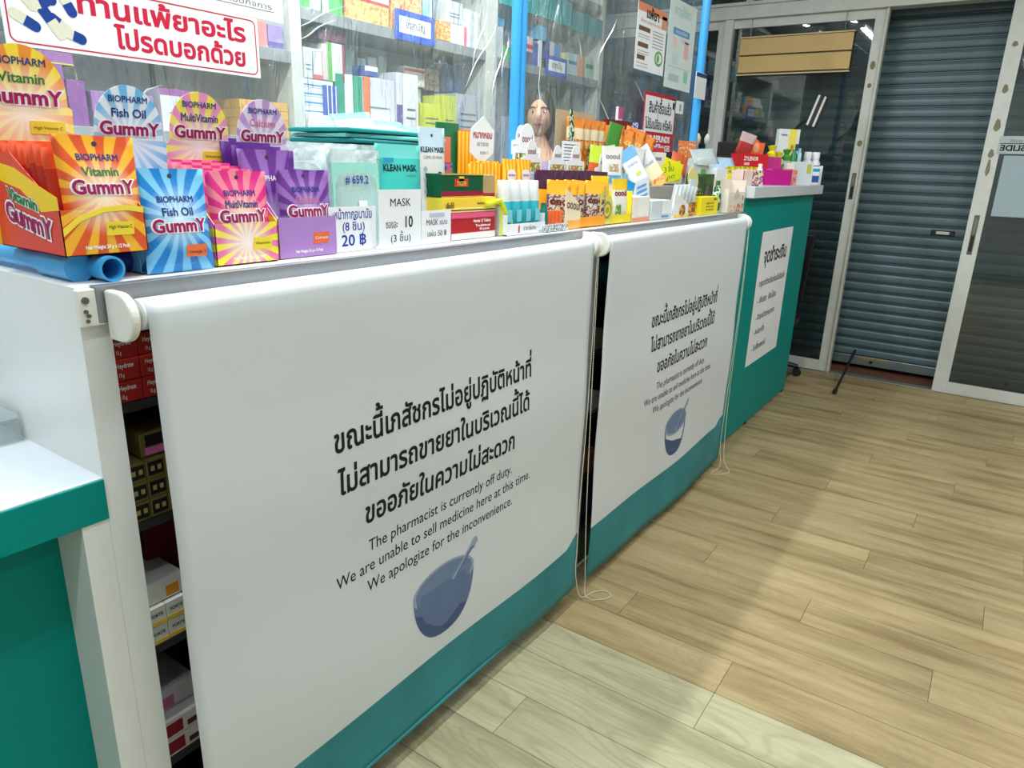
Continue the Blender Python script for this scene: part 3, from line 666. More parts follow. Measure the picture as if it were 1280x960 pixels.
txt(p1, 'แพ้ยา', (.145, -.0008, .20), size=.05, width=.13, bold=.03, mat=INK); txt(p1, 'เพื่อความปลอดภัยของท่าน', (.14, 0, .178), size=.018, width=.22, mat=C((190, 120, 70)))
for z, w in ((.155, .11), (.095, .10), (.048, .075)):
    rect(p1, 'brown_box', (.02+w/2, 0, z), w, .017, C((112, 84, 62)))
for k in range(6): rect(p1, 'text_line', (.215, 0, .16-k*.012), .11, .0035, C((150, 150, 150)))
for z in (.132, .122, .072, .062, .026, .014): rect(p1, 'text_line', (.075, 0, z), .11, .003, C((170, 170, 170)))
rect(p1, 'green_ring', (.235, 0, .062), 0, 0, C((96, 164, 84)), pts=circ(.042, .03, 20)); rect(p1, 'ring_centre', (.235, -.0007, .062), 0, 0, PAPER, pts=circ(.03, .02, 20)); rect(p1, 'leaf_shape', (.225, -.0014, .062), 0, 0, C((96, 164, 84)), pts=circ(.012, .017, 12))
p2 = card('health_poster', 'tall pale green poster with blue ribbon next to the far blue post', 'poster', 3.175, 3.485, YP, 1.70, 2.06, pm('pale_green_paper', (206, 220, 216), .6))
rect(p2, 'blue_ribbon', (.15, 0, .235), .19, .028, C((90, 150, 190))); txt(p2, 'การใช้ยา', (.15, 0, .30), size=.05, width=.2, bold=.02, mat=C((150, 196, 190))); txt(p2, 'ตรวจเลือด', (.15, -.0008, .228), size=.02, width=.14, mat=WHITEINK)
for x, z, w, h, c in ((.08, .19, .05, .04, (226, 204, 190)), (.22, .17, .05, .07, (224, 180, 176)), (.1, .12, .06, .04, (196, 210, 214)), (.24, .06, .05, .05, (150, 200, 176)), (.155, .09, .28, .002, (150, 180, 180)), (.1, .045, .12, .03, (170, 196, 190)), (.2, .205, .09, .012, (224, 186, 196))):
    rect(p2, 'printed_patch', (x, 0, z), w, h, C(c))
p3 = card('payment_tag', 'narrow white tag with navy top strip tied to the far blue post', 'tag', 3.525, 3.665, YS-.034, 1.683, 1.80, WHITE, th=.003)
rect(p3, 'navy_strip', (.07, 0, .106), .14, .018, C((30, 66, 120)))
p4 = card('small_label', 'small white label with faint marks low on plastic below the green poster', 'label', 3.27, 3.43, YP, 1.60, 1.655, WHITE)
for x in (.04, .12): rect(p4, 'faint_mark', (x, 0, .027), .022, .03, C((150, 156, 150)))
nr = card('refund_sign', 'red and white no refunds sign behind the snack packs', 'sign', 2.99, 3.335, YP, 1.40, 1.665, C((186, 36, 48)), th=.002)
rect(nr, 'white_field', (.172, 0, .178), .325, .145, WHITE)
txt(nr, 'สินค้าซื้อแล้ว', (.172, -.0008, .185), size=.06, width=.25, bold=.02, mat=INK); txt(nr, 'ไม่รับเปลี่ยน หรือคืน', (.172, -.0008, .118), size=.055, width=.30, bold=.02, mat=INK)
txt(nr, 'NO REFUNDS', (.172, 0, .066), size=.036, width=.27, bold=.04, mat=WHITEINK); txt(nr, 'NO EXCHANGES', (.172, 0, .028), size=.034, width=.29, bold=.04, mat=WHITEINK)
#MORE
# ================================================================== CEILING TUBES (the room's lamps and added fill tubes)
EM = bpy.data.materials.new('tube_glow'); t_, n_, l_ = nt(EM); n_.remove(n_['Principled BSDF']); e_ = n_.new('ShaderNodeEmission'); e_.inputs[0].default_value = (.93, .98, 1, 1); e_.inputs[1].default_value = 9.0; l_.new(e_.outputs[0], n_['Material Output'].inputs[0])
for i, (x, y, L) in enumerate(TUBES):
    f = T('ceiling_light', ['fluorescent ceiling tube over the service aisle reflected in shop glass', 'fluorescent ceiling tube over the aisle nearer the shutter, seen mirrored in glass'][i] if i < 2 else 'ceiling tube fixture outside the picture, %s of a set with added fill tubes' % ORD[i-2], 'ceiling light', (x, y, 2.8), group=None if i < 2 else 'ceiling tubes outside the picture')
    bx('housing', WHITE, -L/2-.03, L/2+.03, -.03, .03, .03, .075, f)
    b = MB(); b.tube([(-L/2, 0, .015), (L/2, 0, .015)], .013, 12); b.build('tube', EM, f)
    for s in (-1, 1): bx('tube_holder', WHITE2, s*(L/2+.012)-.012, s*(L/2+.012)+.012, -.015, .015, 0, .035, f)
    la = bpy.data.lights.new('tube_lamp', 'AREA'); la.shape = 'RECTANGLE'; la.size = L; la.size_y = .05; la.energy = TUBE_POWER*L*(1.0 if y > -1 else .8)*(TF[i]); la.color = (.93, .98, 1.0)
    lo = bpy.data.objects.new('tube_lamp', la); COL.objects.link(lo); lo.parent = f; lo.location = (0, 0, -.002)

# ================================================================== WALL SHELVES BEHIND THE COUNTER
YB = 2.45
SW = pm('shelf_cream', (196, 198, 190), .5, var=.04); SB = pm('shelf_back_grey', (214, 218, 216), .6, var=.04); LIP = pm('shelf_grey_lip', (152, 156, 156), .45, .5, .3)
def bay(label, x0, x1, levels, left=True, rw=.035):
    s = T('wall_shelf', label, 'shelf unit', (x0, YB, 0)); w = x1-x0
    left and bx('upright', SW, -.04, .0, 0, .4, 0, 2.75, s, .002); bx('upright', SW, w, w+rw, 0, .4, 0, 2.75, s, .002)
    bx('back_panel', SB, 0, w, .30, .315, 0, 2.75, s); bx('top_panel', SW, 0, w, 0, .385, 2.72, 2.75, s)
    for z in levels:
        sf = bx('shelf', LIP, 0.002, w-.002, .002, .30, z-.045, z, s, .001)
    return s
def price_label(label, x0, x1, z0, z1, y=YB):
    o = card('shelf_label', label, 'label', x0, x1, y-.006, z0, z1, C((48, 88, 190)), th=.004)
    rect(o, 'white_field', ((x1-x0)/2, 0, (z1-z0)*.52), (x1-x0)*.8, (z1-z0)*.55, WHITE); txt(o, 'ยาสามัญ', ((x1-x0)/2, -.0008, (z1-z0)*.42), size=.045, width=(x1-x0)*.5, mat=GREYINK, bold=.02)
bay('cream wall shelf bay behind the allergy sign, leftmost of three', .72, 2.015, [.5, .95, 1.42, 1.745, 2.25], True, .055)
bay('cream wall shelf bay full of medicine boxes left of the blue middle posts', 2.07, 3.30, [.5, 1.0, 1.46, 1.915, 2.33], False, .095)
bay('cream wall shelf bay with teal header right of the blue middle posts', 3.395, 4.56, [.5, 1.0, 1.36, 1.90, 2.35], False, .05)
bx('raised_tray', pm('white_tray', (222, 226, 228), .4), 2.075, 2.62, YB+.0, YB+.3, 1.461, 1.52)
tag(bpy.data.objects['raised_tray'], 'white riser tray under medicine boxes on the middle bay lower shelf', 'tray')
price_label('blue framed shelf label on middle bay upper shelf edge', 2.60, 2.87, 1.875, 2.00)
price_label('blue framed shelf label on the bay right of the blue posts', 3.89, 4.13, 1.865, 1.975)
hb_ = T('header_board', 'teal header board across top of the right-hand wall shelf bay', 'sign board', (3.40, YB-.012, 2.16))
bx('board', C((50, 150, 150)), 0, .74, 0, .01, 0, .13, hb_); bx('board', C((44, 138, 142)), .77, 1.15, 0, .01, -.01, .10, hb_)
def mbox(x0, x1, z0, z1, col, label, y=None, d=.14, band=None, grp=None, name='medicine_box', cat='box', ln=0, mat=None):
    y = YB+.03 if y is None else y
    o = bx(name, mat or C(col, .45), -(x1-x0)/2, (x1-x0)/2, 0, d, 0, z1-z0, None, .0012, loc=((x0+x1)/2, y, z0), rot=(0, 0, R(random.uniform(-2, 2)))); tag(o, label, cat, grp)
    w = x1-x0; h = z1-z0
    if band:
        for (c, a, b_, *ax) in band:
            if ax: rect(o, 'colour_band', ((a+b_-1)/2*w, 0, h/2), (b_-a)*w, h, C(c), off=.0002)
            else: rect(o, 'colour_band', (0, 0, h*(a+b_)/2), w, h*(b_-a), C(c), off=.0002)
    for k in range(ln): rect(o, 'text_line', (0, -.0008, h*(.3+.14*k)), w*.6, h*.03, GREYINK, off=.0003)
    return o
W_ = (214, 220, 224)
# middle bay, lower shelf (front row), left to right
for k in range(4):
    mbox(2.09, 2.25, 1.522+.034*k, 1.555+.034*k, W_, ['white flat box with blue line, lowest of the stack by the cream upright', 'white flat box with blue line, second from bottom of stack by the upright', 'white flat box with blue line, third from bottom of stack by the upright', 'white flat box with blue line topping the stack by the upright'][k], band=[((60, 140, 190), .25, .4)], grp='flat white boxes by the upright')
mbox(2.10, 2.145, 1.66, 1.775, (206, 210, 212), 'pale upright box standing on the white stack, by the upright', ln=2); mbox(2.15, 2.195, 1.66, 1.775, (216, 216, 214), 'pale upright box with red corner on the white stack', band=[((210, 90, 90), .0, .15)])
mbox(2.20, 2.225, 1.662, 1.80, (206, 190, 184), 'thin pinkish box standing left of the green striped box'); mbox(2.228, 2.325, 1.66, 1.81, (208, 214, 200), 'pale box with green and maroon edge stripes, above blue striped cartons', band=[((92, 170, 70), .0, .22, 1), ((150, 60, 84), .84, 1., 1)])
mbox(2.18, 2.34, 1.815, 1.862, (104, 62, 78), 'dark maroon box lying just under the upper shelf', d=.12)
for i, x in enumerate((2.192, 2.215, 2.238)): mbox(x, x+.02, 1.523, 1.64, (66, 84, 170), 'thin blue-and-white striped carton beside white stack, %s one' % ORD[i], y=YB+.01, band=[((220, 222, 230), .35, .6, 1)], grp='blue striped cartons by white stack')
for args in [(2.264, 2.314, 1.695, (32, 142, 108), 'dark green upright box next to a white one on the middle bay shelf'), (2.318, 2.364, 1.697, (216, 222, 222), 'white upright box between the two green boxes'), (2.368, 2.42, 1.695, (48, 160, 124), 'lighter green upright box left of the orange-edged carton')]:
    mbox(args[0], args[1], 1.522, args[2], args[3], args[4])
mbox(2.422, 2.63, 1.522, 1.70, (206, 210, 220), 'large white carton with orange arrow corner', band=[((212, 110, 60), 0, .22, 1)], ln=1)
mbox(2.44, 2.52, 1.705, 1.745, (60, 84, 160), 'small blue-and-white box resting on large orange-cornered carton', band=[((222, 222, 222), .5, 1)], d=.08)
mbox(2.64, 2.68, 1.461, 1.74, (214, 214, 220), 'slim white box with purple lower stripe', band=[((96, 78, 150), .15, .5)])
mbox(2.685, 2.79, 1.461, 1.74, (222, 226, 226), 'tall blank white carton left of the lime packs', ln=2)
mbox(2.795, 2.94, 1.705, 1.79, (214, 204, 200), 'cream box with red mark on top of white carton row', band=[((196, 70, 70), .75, .9)], y=YB+.12)
mbox(2.80, 2.96, 1.461, 1.62, (204, 214, 44), 'lime yellow carton with dark lines, wider of the lime pair', ln=3, y=YB+.02); mbox(2.965, 3.07, 1.461, 1.67, (196, 206, 50), 'lime yellow upright carton, taller of the lime pair', ln=2, y=YB+.02)
mbox(2.95, 3.08, 1.70, 1.80, (122, 108, 100), 'brown-grey patterned pack above the lime cartons', y=YB+.14, mat=blotch('brown_pack', [(112, 96, 88), (150, 132, 120), (84, 72, 70)], 60))
mbox(3.09, 3.145, 1.70, 1.835, (66, 78, 110), 'navy upright box, left of a navy pair near the upright', y=YB+.1); mbox(3.155, 3.22, 1.70, 1.84, (74, 86, 118), 'navy upright box, right of a navy pair near the upright', y=YB+.1)
mbox(3.08, 3.29, 1.461, 1.69, (176, 180, 186), 'wide pale grey carton at right end of middle bay lower shelf', ln=3)
for i, x in enumerate((2.81, 2.89)): mbox(x, x+.07, 1.622, 1.70, (214, 218, 220), 'white box on top of wide lime carton, %s one' % ['left', 'right'][i], y=YB+.16, grp='white boxes above the lime carton')
for i in range(6): mbox(2.34+.07*i, 2.34+.07*i+.055, 1.71, 1.80+.012*(i % 3), [(190, 204, 206), (210, 212, 210), (170, 190, 186)][i % 3], 'pale box in back row of middle bay lower shelf, %s from left' % ORD[i], y=YB+.19, d=.09, grp='pale back-row boxes, middle bay')
# middle bay, upper shelf
mbox(2.08, 2.20, 1.916, 1.98, (84, 176, 92), 'green box with white side at left end of middle bay upper shelf', band=[(W_, .55, 1, 1)]); mbox(2.21, 2.32, 1.916, 2.05, (88, 180, 96), 'green and white box left of the orange banded cartons', band=[(W_, 0, .3, 1), (W_, .6, 1)])
mbox(2.33, 2.60, 1.916, 2.10, (222, 170, 92), 'wide cream-and-orange carton with red line left of blue label', band=[((190, 70, 60), .45, .52), ((228, 226, 220), .52, 1)], mat=blotch('orange_pack_a', [(226, 176, 98), (216, 190, 130), (206, 140, 80)], 40))
mbox(2.61, 2.82, 1.916, 2.10, (214, 140, 90), 'wide orange flowered carton above the blue shelf label', mat=blotch('orange_pack_b', [(214, 144, 92), (228, 180, 120), (200, 110, 80)], 40))
mbox(2.83, 2.878, 1.916, 2.09, (150, 196, 222), 'light blue upright box right of the orange cartons', band=[((226, 230, 232), 0, .35)]); mbox(2.885, 2.985, 1.95, 2.12, (208, 212, 206), 'white carton with navy edge behind small yellow box', y=YB+.1, band=[((60, 90, 150), .9, 1, 1)])
mbox(2.90, 3.0, 1.916, 2.0, (232, 190, 80), 'small yellow and orange box right of the blue label', y=YB+.0, d=.06, mat=blotch('yel_orange', [(232, 200, 90), (220, 130, 70), (238, 214, 130)], 50))
mbox(3.01, 3.20, 1.916, 2.01, (222, 224, 226), 'low white carton with pink mark near the cream upright', band=[((220, 96, 124), .7, .82, 1)]); mbox(3.0, 3.13, 2.012, 2.11, (200, 208, 204), 'pale carton on top of the low white carton', ln=2); mbox(3.14, 3.29, 1.916, 2.10, (206, 210, 208), 'grey-white carton touching the upright, upper shelf', y=YB+.05)
# right bay
rb = [(3.41, 3.49, 1.901, 2.06, (196, 204, 202), 'pale carton behind the blue post, upper shelf', None), (3.50, 3.57, 1.901, 1.97, (72, 160, 74), 'small green box beside the blue post', None), (3.41, 3.50, 2.062, 2.10, (70, 150, 196), 'flat blue box on pale carton beside the post', None),
      (3.70, 3.79, 1.901, 1.97, (90, 90, 130), 'dark blue box at the left of right bay upper shelf', None), (3.72, 3.79, 1.972, 2.05, (216, 190, 190), 'white box with red letters on dark blue box', [((190, 50, 60), .2, .5)]), (3.80, 3.85, 1.901, 2.03, (70, 100, 170), 'blue upright box left of the white one, right bay', None),
      (3.855, 3.89, 1.901, 2.05, W_, 'white upright box between blue ones, right bay', None), (3.94, 3.975, 1.96, 2.07, (62, 82, 150), 'navy upright box directly above the right label', None), (3.98, 4.03, 1.96, 2.06, (200, 190, 196), 'pinkish box right of navy above the label', None), (4.035, 4.10, 1.96, 2.05, (80, 130, 200), 'bright blue box above right end of right label', None),
      (4.15, 4.20, 1.901, 2.02, (206, 206, 150), 'pale yellow box right of the right label', None), (4.21, 4.31, 1.901, 2.03, (180, 206, 212), 'pale aqua box with blue dot, right bay', [((70, 120, 180), .5, .65)]), (4.32, 4.42, 1.901, 2.03, (226, 160, 128), 'salmon orange box near right end of right bay', None), (4.43, 4.53, 1.901, 2.03, (172, 206, 180), 'pale green box at right end of right bay', [((60, 130, 90), .5, .7)]), (3.83, 3.93, 2.052, 2.13, (110, 180, 214), 'light blue box stacked high on right bay', None)]
for x0, x1, z0, z1, c, lb, bd in rb: mbox(x0, x1, z0, z1, c, lb, band=bd, y=YB+.03)
for i in range(7): mbox(4.0+.075*i, 4.06+.075*i, 1.901, 2.1+.01*(i % 3), [(212, 216, 212), (204, 210, 206), (190, 202, 200)][i % 3], 'tall white carton in the back row of right bay, %s from left' % ORD[i], y=YB+.17, d=.10, grp='tall white back-row cartons, right bay')
for i in range(9):
    c = [(130, 120, 140), (176, 178, 186), (96, 110, 130), (150, 160, 160), (170, 150, 150)][i % 5]
    mbox(3.41+.128*i, 3.51+.128*i, 1.361, 1.52+.03*(i*7 % 4), c, 'dim medicine carton on right bay lower shelf, %s from left' % ORD[i], y=YB+.06, grp='dim cartons, right bay lower shelf')
# left bay
for i, (c, z, lb) in enumerate([((214, 216, 214), .09, 'white carton under document, right end of left bay shelf'), ((230, 170, 80), .085, 'orange and white box right of document paper, left bay'), ((220, 130, 130), .09, 'pink and red box on left bay upper shelf'), ((150, 130, 190), .085, 'lavender box beside the cream upright, left bay')]):
    mbox(1.71+.075*i, 1.78+.075*i, 1.746, 1.746+z, c, lb, band=[((90, 80, 150), 0, .3)] if i == 3 else None)
for i in range(12):
    x = 1.785+.075*(i % 3); z = 1.421+.033*(i//3)
    mbox(x, x+.073, z, z+.032, (214, 164, 70), 'mustard carton in the block behind clear bags, row %d up, %s column' % (i//3+1, ['left', 'middle', 'right'][i % 3]), mat=pm('mustard_card', (212, 160, 66), .6, var=.12), grp='mustard cartons in a block')
mbox(1.09, 1.165, 1.421, 1.595, (140, 84, 150), 'purple box with pale letters right of the orange header card'); mbox(1.17, 1.225, 1.421, 1.555, (124, 64, 136), 'purple box behind the blue header card, left bay'); mbox(1.10, 1.2, 1.596, 1.63, (150, 96, 156), 'rounded purple carton on top of purple box', band=[((190, 190, 70), 0, .12)])
for i, x in enumerate((1.24, 1.31, 1.38)): mbox(x, x+.065, 1.421, 1.53, (150, 110, 164), 'lilac carton in the row behind the header cards, %s from left' % ORD[i], grp='lilac cartons, left bay')
mbox(1.47, 1.62, 1.421, 1.56, (206, 204, 214), 'white carton with purple top edge behind the pink header', band=[((150, 90, 150), .85, 1)], ln=2)
b = MB(); b.box(1.60, 1.615, YB+.29, YB+.299, 1.46, 1.7); tag(b.build('shelf_rail', STEEL), 'perforated metal shelf rail on the left bay back panel', 'rail')

# ================================================================== WOMAN BEHIND THE SHEET
def skinfig():
    p = T('person', 'dark-haired woman in a lavender top standing behind the plastic, face by blue post', 'person', (3.345, 2.13, -.015), (0, 0, R(-62)))
    SKIN = pm('skin', (206, 158, 128), .5, var=.04); HAIR = pm('black_hair', (30, 26, 26), .4, var=.3, scale=90); TOP = pm('lavender_cloth', (160, 140, 178), .8, var=.08, scale=60, bump=.3); TR = pm('dark_trousers', (40, 42, 52), .8)
    def skin(name, nodes, edges, mat, parent, sub=2):
        me = bpy.data.meshes.new(name); me.from_pydata([q[0] for q in nodes], edges, []); o = bpy.data.objects.new(name, me); COL.objects.link(o); o.parent = parent
        md = o.modifiers.new('skin', 'SKIN'); bm = bmesh.new(); bm.from_mesh(me); ly = bm.verts.layers.skin.verify()
        bm.verts.ensure_lookup_table()
        for i, q in enumerate(nodes):
            bm.verts[i][ly].radius = q[1] if isinstance(q[1], tuple) else (q[1], q[1]); bm.verts[i][ly].use_root = (i == 0)
        bm.to_mesh(me); bm.free(); me.materials.append(mat)
        s = o.modifiers.new('sub', 'SUBSURF'); s.levels = sub; s.render_levels = sub
        md.use_smooth_shade = True
        return o
    # body: pelvis root, spine, neck, arms, legs (front is -y)
    N = [((0, 0, .93), (.15, .11)), ((0, 0, 1.10), (.125, .09)), ((0, 0, 1.27), (.14, .10)), ((0, 0.01, 1.38), (.09, .07)), ((0, 0, 1.47), (.05, .05)), ((0, -.01, 1.53), (.047, .05))]
    E = [(i, i+1) for i in range(5)]
    for s in (-1, 1):
        k = len(N); N += [((.16*s, 0, 1.35), (.055, .05)), ((.205*s, .02, 1.12), (.04, .04)), ((.19*s, -.10, .95), (.03, .028)), ((.17*s, -.17, .93), (.022, .026))]; E += [(3, k), (k, k+1), (k+1, k+2), (k+2, k+3)]
        k = len(N); N += [((.09*s, 0, .86), (.09, .09)), ((.10*s, -.01, .48), (.06, .06)), ((.10*s, .02, .10), (.038, .04)), ((.10*s, -.12, .035), (.035, .03))]; E += [(0, k), (k, k+1), (k+1, k+2), (k+2, k+3)]
    skin('body', N, E, SKIN, p)
    N2 = [((0, 0, .90), (.165, .125)), ((0, 0, 1.10), (.14, .105)), ((0, 0, 1.27), (.155, .115)), ((0, .01, 1.385), (.10, .085)), ((0, 0, 1.43), (.062, .062))]; E2 = [(i, i+1) for i in range(4)]
    for s in (-1, 1):
        k = len(N2); N2 += [((.165*s, 0, 1.35), (.07, .062)), ((.20*s, .02, 1.18), (.056, .055))]; E2 += [(3, k), (k, k+1)]
    skin('shirt', N2, E2, TOP, p)
    N3 = [((0, 0, .92), (.17, .13))]; E3 = []
    for s in (-1, 1):
        k = len(N3); N3 += [((.09*s, 0, .84), (.10, .10)), ((.10*s, -.01, .48), (.075, .075)), ((.10*s, .02, .12), (.055, .06))]; E3 += [(0, k), (k, k+1), (k+1, k+2)]
    skin('trousers', N3, E3, TR, p)
    # hands: palm and five fingers each
    for s in (-1, 1):
        hx, hy, hz = .17*s, -.18, .925
        Nh = [((hx, hy+.02, hz), (.026, .016)), ((hx, hy-.04, hz-.005), (.034, .014))]; Eh = [(0, 1)]
        for f in range(4):
            k = len(Nh); ox = (-.024+.016*f); L = [.062, .072, .068, .052][f]
            Nh += [((hx+ox, hy-.06, hz-.006), .009), ((hx+ox*1.1, hy-.06-L*.55, hz-.014), .0085), ((hx+ox*1.15, hy-.06-L, hz-.03), .007)]; Eh += [(1, k), (k, k+1), (k+1, k+2)]
        k = len(Nh); Nh += [((hx-.034*s, hy-.01, hz-.004), .011), ((hx-.052*s, hy-.045, hz-.012), .009)]; Eh += [(0, k), (k, k+1)]
        skin('hand', Nh, Eh, SKIN, p, 1)
    # head
    hd = MB(); nu, nv = 32, 24
    def hp(u, v):
        th = math.pi*v; ph = 2*math.pi*u; x = math.sin(th)*math.sin(ph); y = -math.sin(th)*math.cos(ph); z = math.cos(th)
        X, Y, Z = x*.073, y*.092, z*.112
        if z < 0: X *= 1-.30*(-z)**1.3; Y = Y*(1-.18*-z)-.012*(-z)
        fr = max(0, -y)**4
        nose = math.exp(-((x/.16)**2))*math.exp(-(((z+.12)/.22)**2))*fr; Y -= .024*nose*(1 if z < .1 else .6)
        for sx in (-.4, .4): e = math.exp(-(((x-sx)/.17)**2+((z-.06)/.12)**2)); Y += .010*e*fr
        lip = math.exp(-((x/.3)**2+((z+.46)/.07)**2))*max(0, -y)**2; Y -= .006*lip
        ch = math.exp(-((x/.3)**2+((z+.85)/.15)**2)); Y -= .012*ch*(1 if y < 0 else 0)
        return (X, Y, Z)
    for j in range(nv):
        for i in range(nu): hd.quad(hp(i/nu, j/nv), hp(i/nu, (j+1)/nv), hp((i+1)/nu, (j+1)/nv), hp((i+1)/nu, j/nv))
    H_ = hd.build('head', SKIN, p, (0, -.012, 1.615), smooth=True)
    bm = bmesh.new(); bm.from_mesh(H_.data); bmesh.ops.remove_doubles(bm, verts=bm.verts, dist=1e-5); bmesh.ops.recalc_face_normals(bm, faces=bm.faces); bm.to_mesh(H_.data); bm.free()
    for s in (-1, 1):
        b = MB(); b.lathe([(.001, -.009), (.008, -.005), (.0105, 0), (.008, .005), (.001, .009)], n=10); b.build('eye', WHITEINK, H_, (.029*s, -.0735, .008), smooth=True)
        b = MB(); b.tube([(.029*s, -.0835, .008), (.029*s, -.086, .008)], .0055, 10); b.build('iris', BLACK, H_)
        b = MB(); b.tube([(.012*s, -.087, .026), (.03*s, -.085, .031), (.046*s, -.072, .026)], .0028, 6); b.build('eyebrow', HAIR, H_)
        b = MB(); b.lathe([(.003, -.024), (.011, -.012), (.013, .006), (.010, .02), (.003, .026)], n=10, sy=1.0); b.build('ear', SKIN, H_, (.074*s, .004, -.004), smooth=True)
    b = MB(); b.tube([(-.022, -.083, -.052), (-.008, -.092, -.049), (.008, -.092, -.049), (.022, -.083, -.052)], [.002, .004, .004, .002], 6); b.tube([(-.018, -.084, -.054), (0, -.091, -.057), (.018, -.084, -.054)], [.002, .0045, .002], 6)
    b.build('lips', pm('lip_red', (170, 84, 80), .4), H_, smooth=True)
    b = MB(); G = []
    for j in range(15):
        for i in range(28):
            def q(i, j):
                ph = R(-180+360*i/28); th = R(2+132*j/14); fr = max(0, math.cos(ph)); lim = 1.0
                thc = th*(1-.60*fr**1.5)
                x, y, z = math.sin(thc)*math.sin(ph), -math.sin(thc)*math.cos(ph), math.cos(thc); return (x*.084, y*.104+.006, z*.124-(.05*max(0, th-1.9) if fr < .3 else 0))
            b.quad(q(i, j), q(i, j+1), q(i+1, j+1), q(i+1, j))
    b.build('hair', HAIR, p, (0, -.004, 1.618), smooth=True)
skinfig()
# ================================================================== GOODS ON THE COUNTER
def pouch(name, label, cat, w, h, t, mats, loc, rot=(0, 0, 0), group=None, split=None, seal=.12, parent=None, nx=10, nz=12, hole=True):
    """sealed sachet: flat crimped seals, full belly; split = list of heights (0-1) where the print changes colour"""
    b = MB(); split = split or []
    def th(u, v):
        a = max(0, 1-abs(2*u-1)**3.0); s = (v-seal*.5)/(1-seal*1.5); s = min(1, max(0, s)); return t*.5*a**.6*math.sin(math.pi*s**.75)**.7 if 0 < s < 1 else 0.0
    zs = sorted(set([i/nz for i in range(nz+1)]+list(split)))
    def P(u, v, sd):
        pin = 1-.035*math.sin(math.pi*min(1, max(0, v)))*1.0
        return (w*(u-.5)*pin, sd*(th(u, v)+.0006), h*v)
    for sd in (-1, 1):
        for j in range(len(zs)-1):
            mi = sum(1 for q in split if zs[j] >= q-1e-6)
            for i in range(nx):
                u0, u1 = i/nx, (i+1)/nx
                q = [P(u0, zs[j], sd), P(u1, zs[j], sd), P(u1, zs[j+1], sd), P(u0, zs[j+1], sd)]
                b.quad(*(q if sd < 0 else q[::-1]), mi)
    for j in range(len(zs)-1):
        mi = sum(1 for q in split if zs[j] >= q-1e-6)
        for u, s in ((0, 1), (1, -1)):
            q = [P(u, zs[j], 1), P(u, zs[j], -1), P(u, zs[j+1], -1), P(u, zs[j+1], 1)]; b.quad(*(q if s > 0 else q[::-1]), mi)
    for v, s in ((0, 1), (1, -1)):
        q = [P(0, v, -1), P(0, v, 1), P(1, v, 1), P(1, v, -1)]; b.quad(*(q[::-1] if s < 0 else q[::-1]), 0 if v == 0 else len(split))
    o = b.build(name, mats, parent, loc, rot, smooth=True)
    bm = bmesh.new(); bm.from_mesh(o.data); bmesh.ops.remove_doubles(bm, verts=bm.verts, dist=1e-5); bmesh.ops.recalc_face_normals(bm, faces=bm.faces); bm.to_mesh(o.data); bm.free()
    if label: tag(o, label, cat, group)
    surf = lambda x, z: -(th(min(1, max(0, x/w+.5)), min(1, max(0, z/h)))+.0007)
    if hole:
        rect(o, 'hang_hole', (0, -.0008, h*.93), 0, 0, pm('hole_shadow', (60, 50, 70), .6), pts=circ(.0035, .0035, 12), th=.0003)
    return o, surf
R_OR = rays('print_orange_rays', (226, 88, 36), (248, 180, 44), .075, 8, (255, 244, 220), .05)
R_BL = rays('print_blue_rays', (18, 128, 206), (120, 196, 236), .078, 8, (215, 240, 252), .05)
R_PK = rays('print_pink_rays', (222, 44, 130), (240, 130, 150), .07, 8, (255, 232, 200), .045)
R_PK2 = rays('print_pink_yellow_rays', (232, 120, 170), (246, 226, 60), .035, 8, (255, 240, 235), .05)
R_PK3 = rays('print_pink_header', (236, 150, 190), (248, 230, 90), .185, 8, (255, 244, 240), .06)
R_PU3 = rays('print_lavender_header', (190, 150, 210), (236, 220, 244), .185, 8, (252, 246, 252), .06)
R_PU = rays('print_purple_rays', (104, 46, 140), (150, 104, 184), .07, 8, (214, 190, 232), .04)
R_PU2 = rays('print_lavender_rays', (196, 160, 212), (238, 222, 244), .045, 8, (250, 244, 252), .04)
R_BL2 = rays('print_pale_blue_rays', (110, 190, 234), (226, 242, 250), .19, 9, (252, 254, 255), .065)
R_OR2 = rays('print_amber_rays', (244, 150, 50), (252, 222, 60), .185, 8, (255, 250, 230), .075)
RED_ = C((206, 56, 36), .35); ORG = C((232, 96, 40), .35); PINK = C((222, 40, 128), .35); PURP = C((92, 36, 132), .35); BLU = C((20, 130, 210), .35)
def logo(o, sf, w, h, z, sub, subcol, gcol, zt=None, weight=True, badge=None, bt=''):
    k = w/.11
    txt(o, 'BIOPHARM', (0, -.001, h*z), size=.0125*k, width=.058*k, bold=.02, mat=NAVY, surf=sf)
    txt(o, sub, (0, -.001, h*(z-.13)), size=.0165*k, width=.060*k if len(sub) > 8 else .05*k, bold=.02, mat=subcol, surf=sf)
    txt(o, 'GummY', (0, -.001, h*(z-.285)), size=.026*k, width=.086*k, bold=.095, mat=WHITEINK, surf=sf)
    txt(o, 'GummY', (0, -.001, h*(z-.285)), size=.026*k, width=.084*k, bold=.035, mat=gcol, surf=lambda x, z: sf(x, z)-.0006)
    if badge: rect(o, 'print_badge', (w*.2, sf(w*.2, h*.2)-.0012, h*.2), w*.3, h*.12, badge, up=(.12, 0, 1)); txt(o, bt, (w*.2, sf(w*.2, h*.2)-.0022, h*.175), size=.006, width=w*.26, mat=INK, up=(.0, 0, 1))
    if weight: txt(o, 'Net Weight 24 g x 12 Pack', (0, -.001, h*.05), size=.0055*k, width=.058*k, bold=.02, mat=WHITEINK, surf=sf)
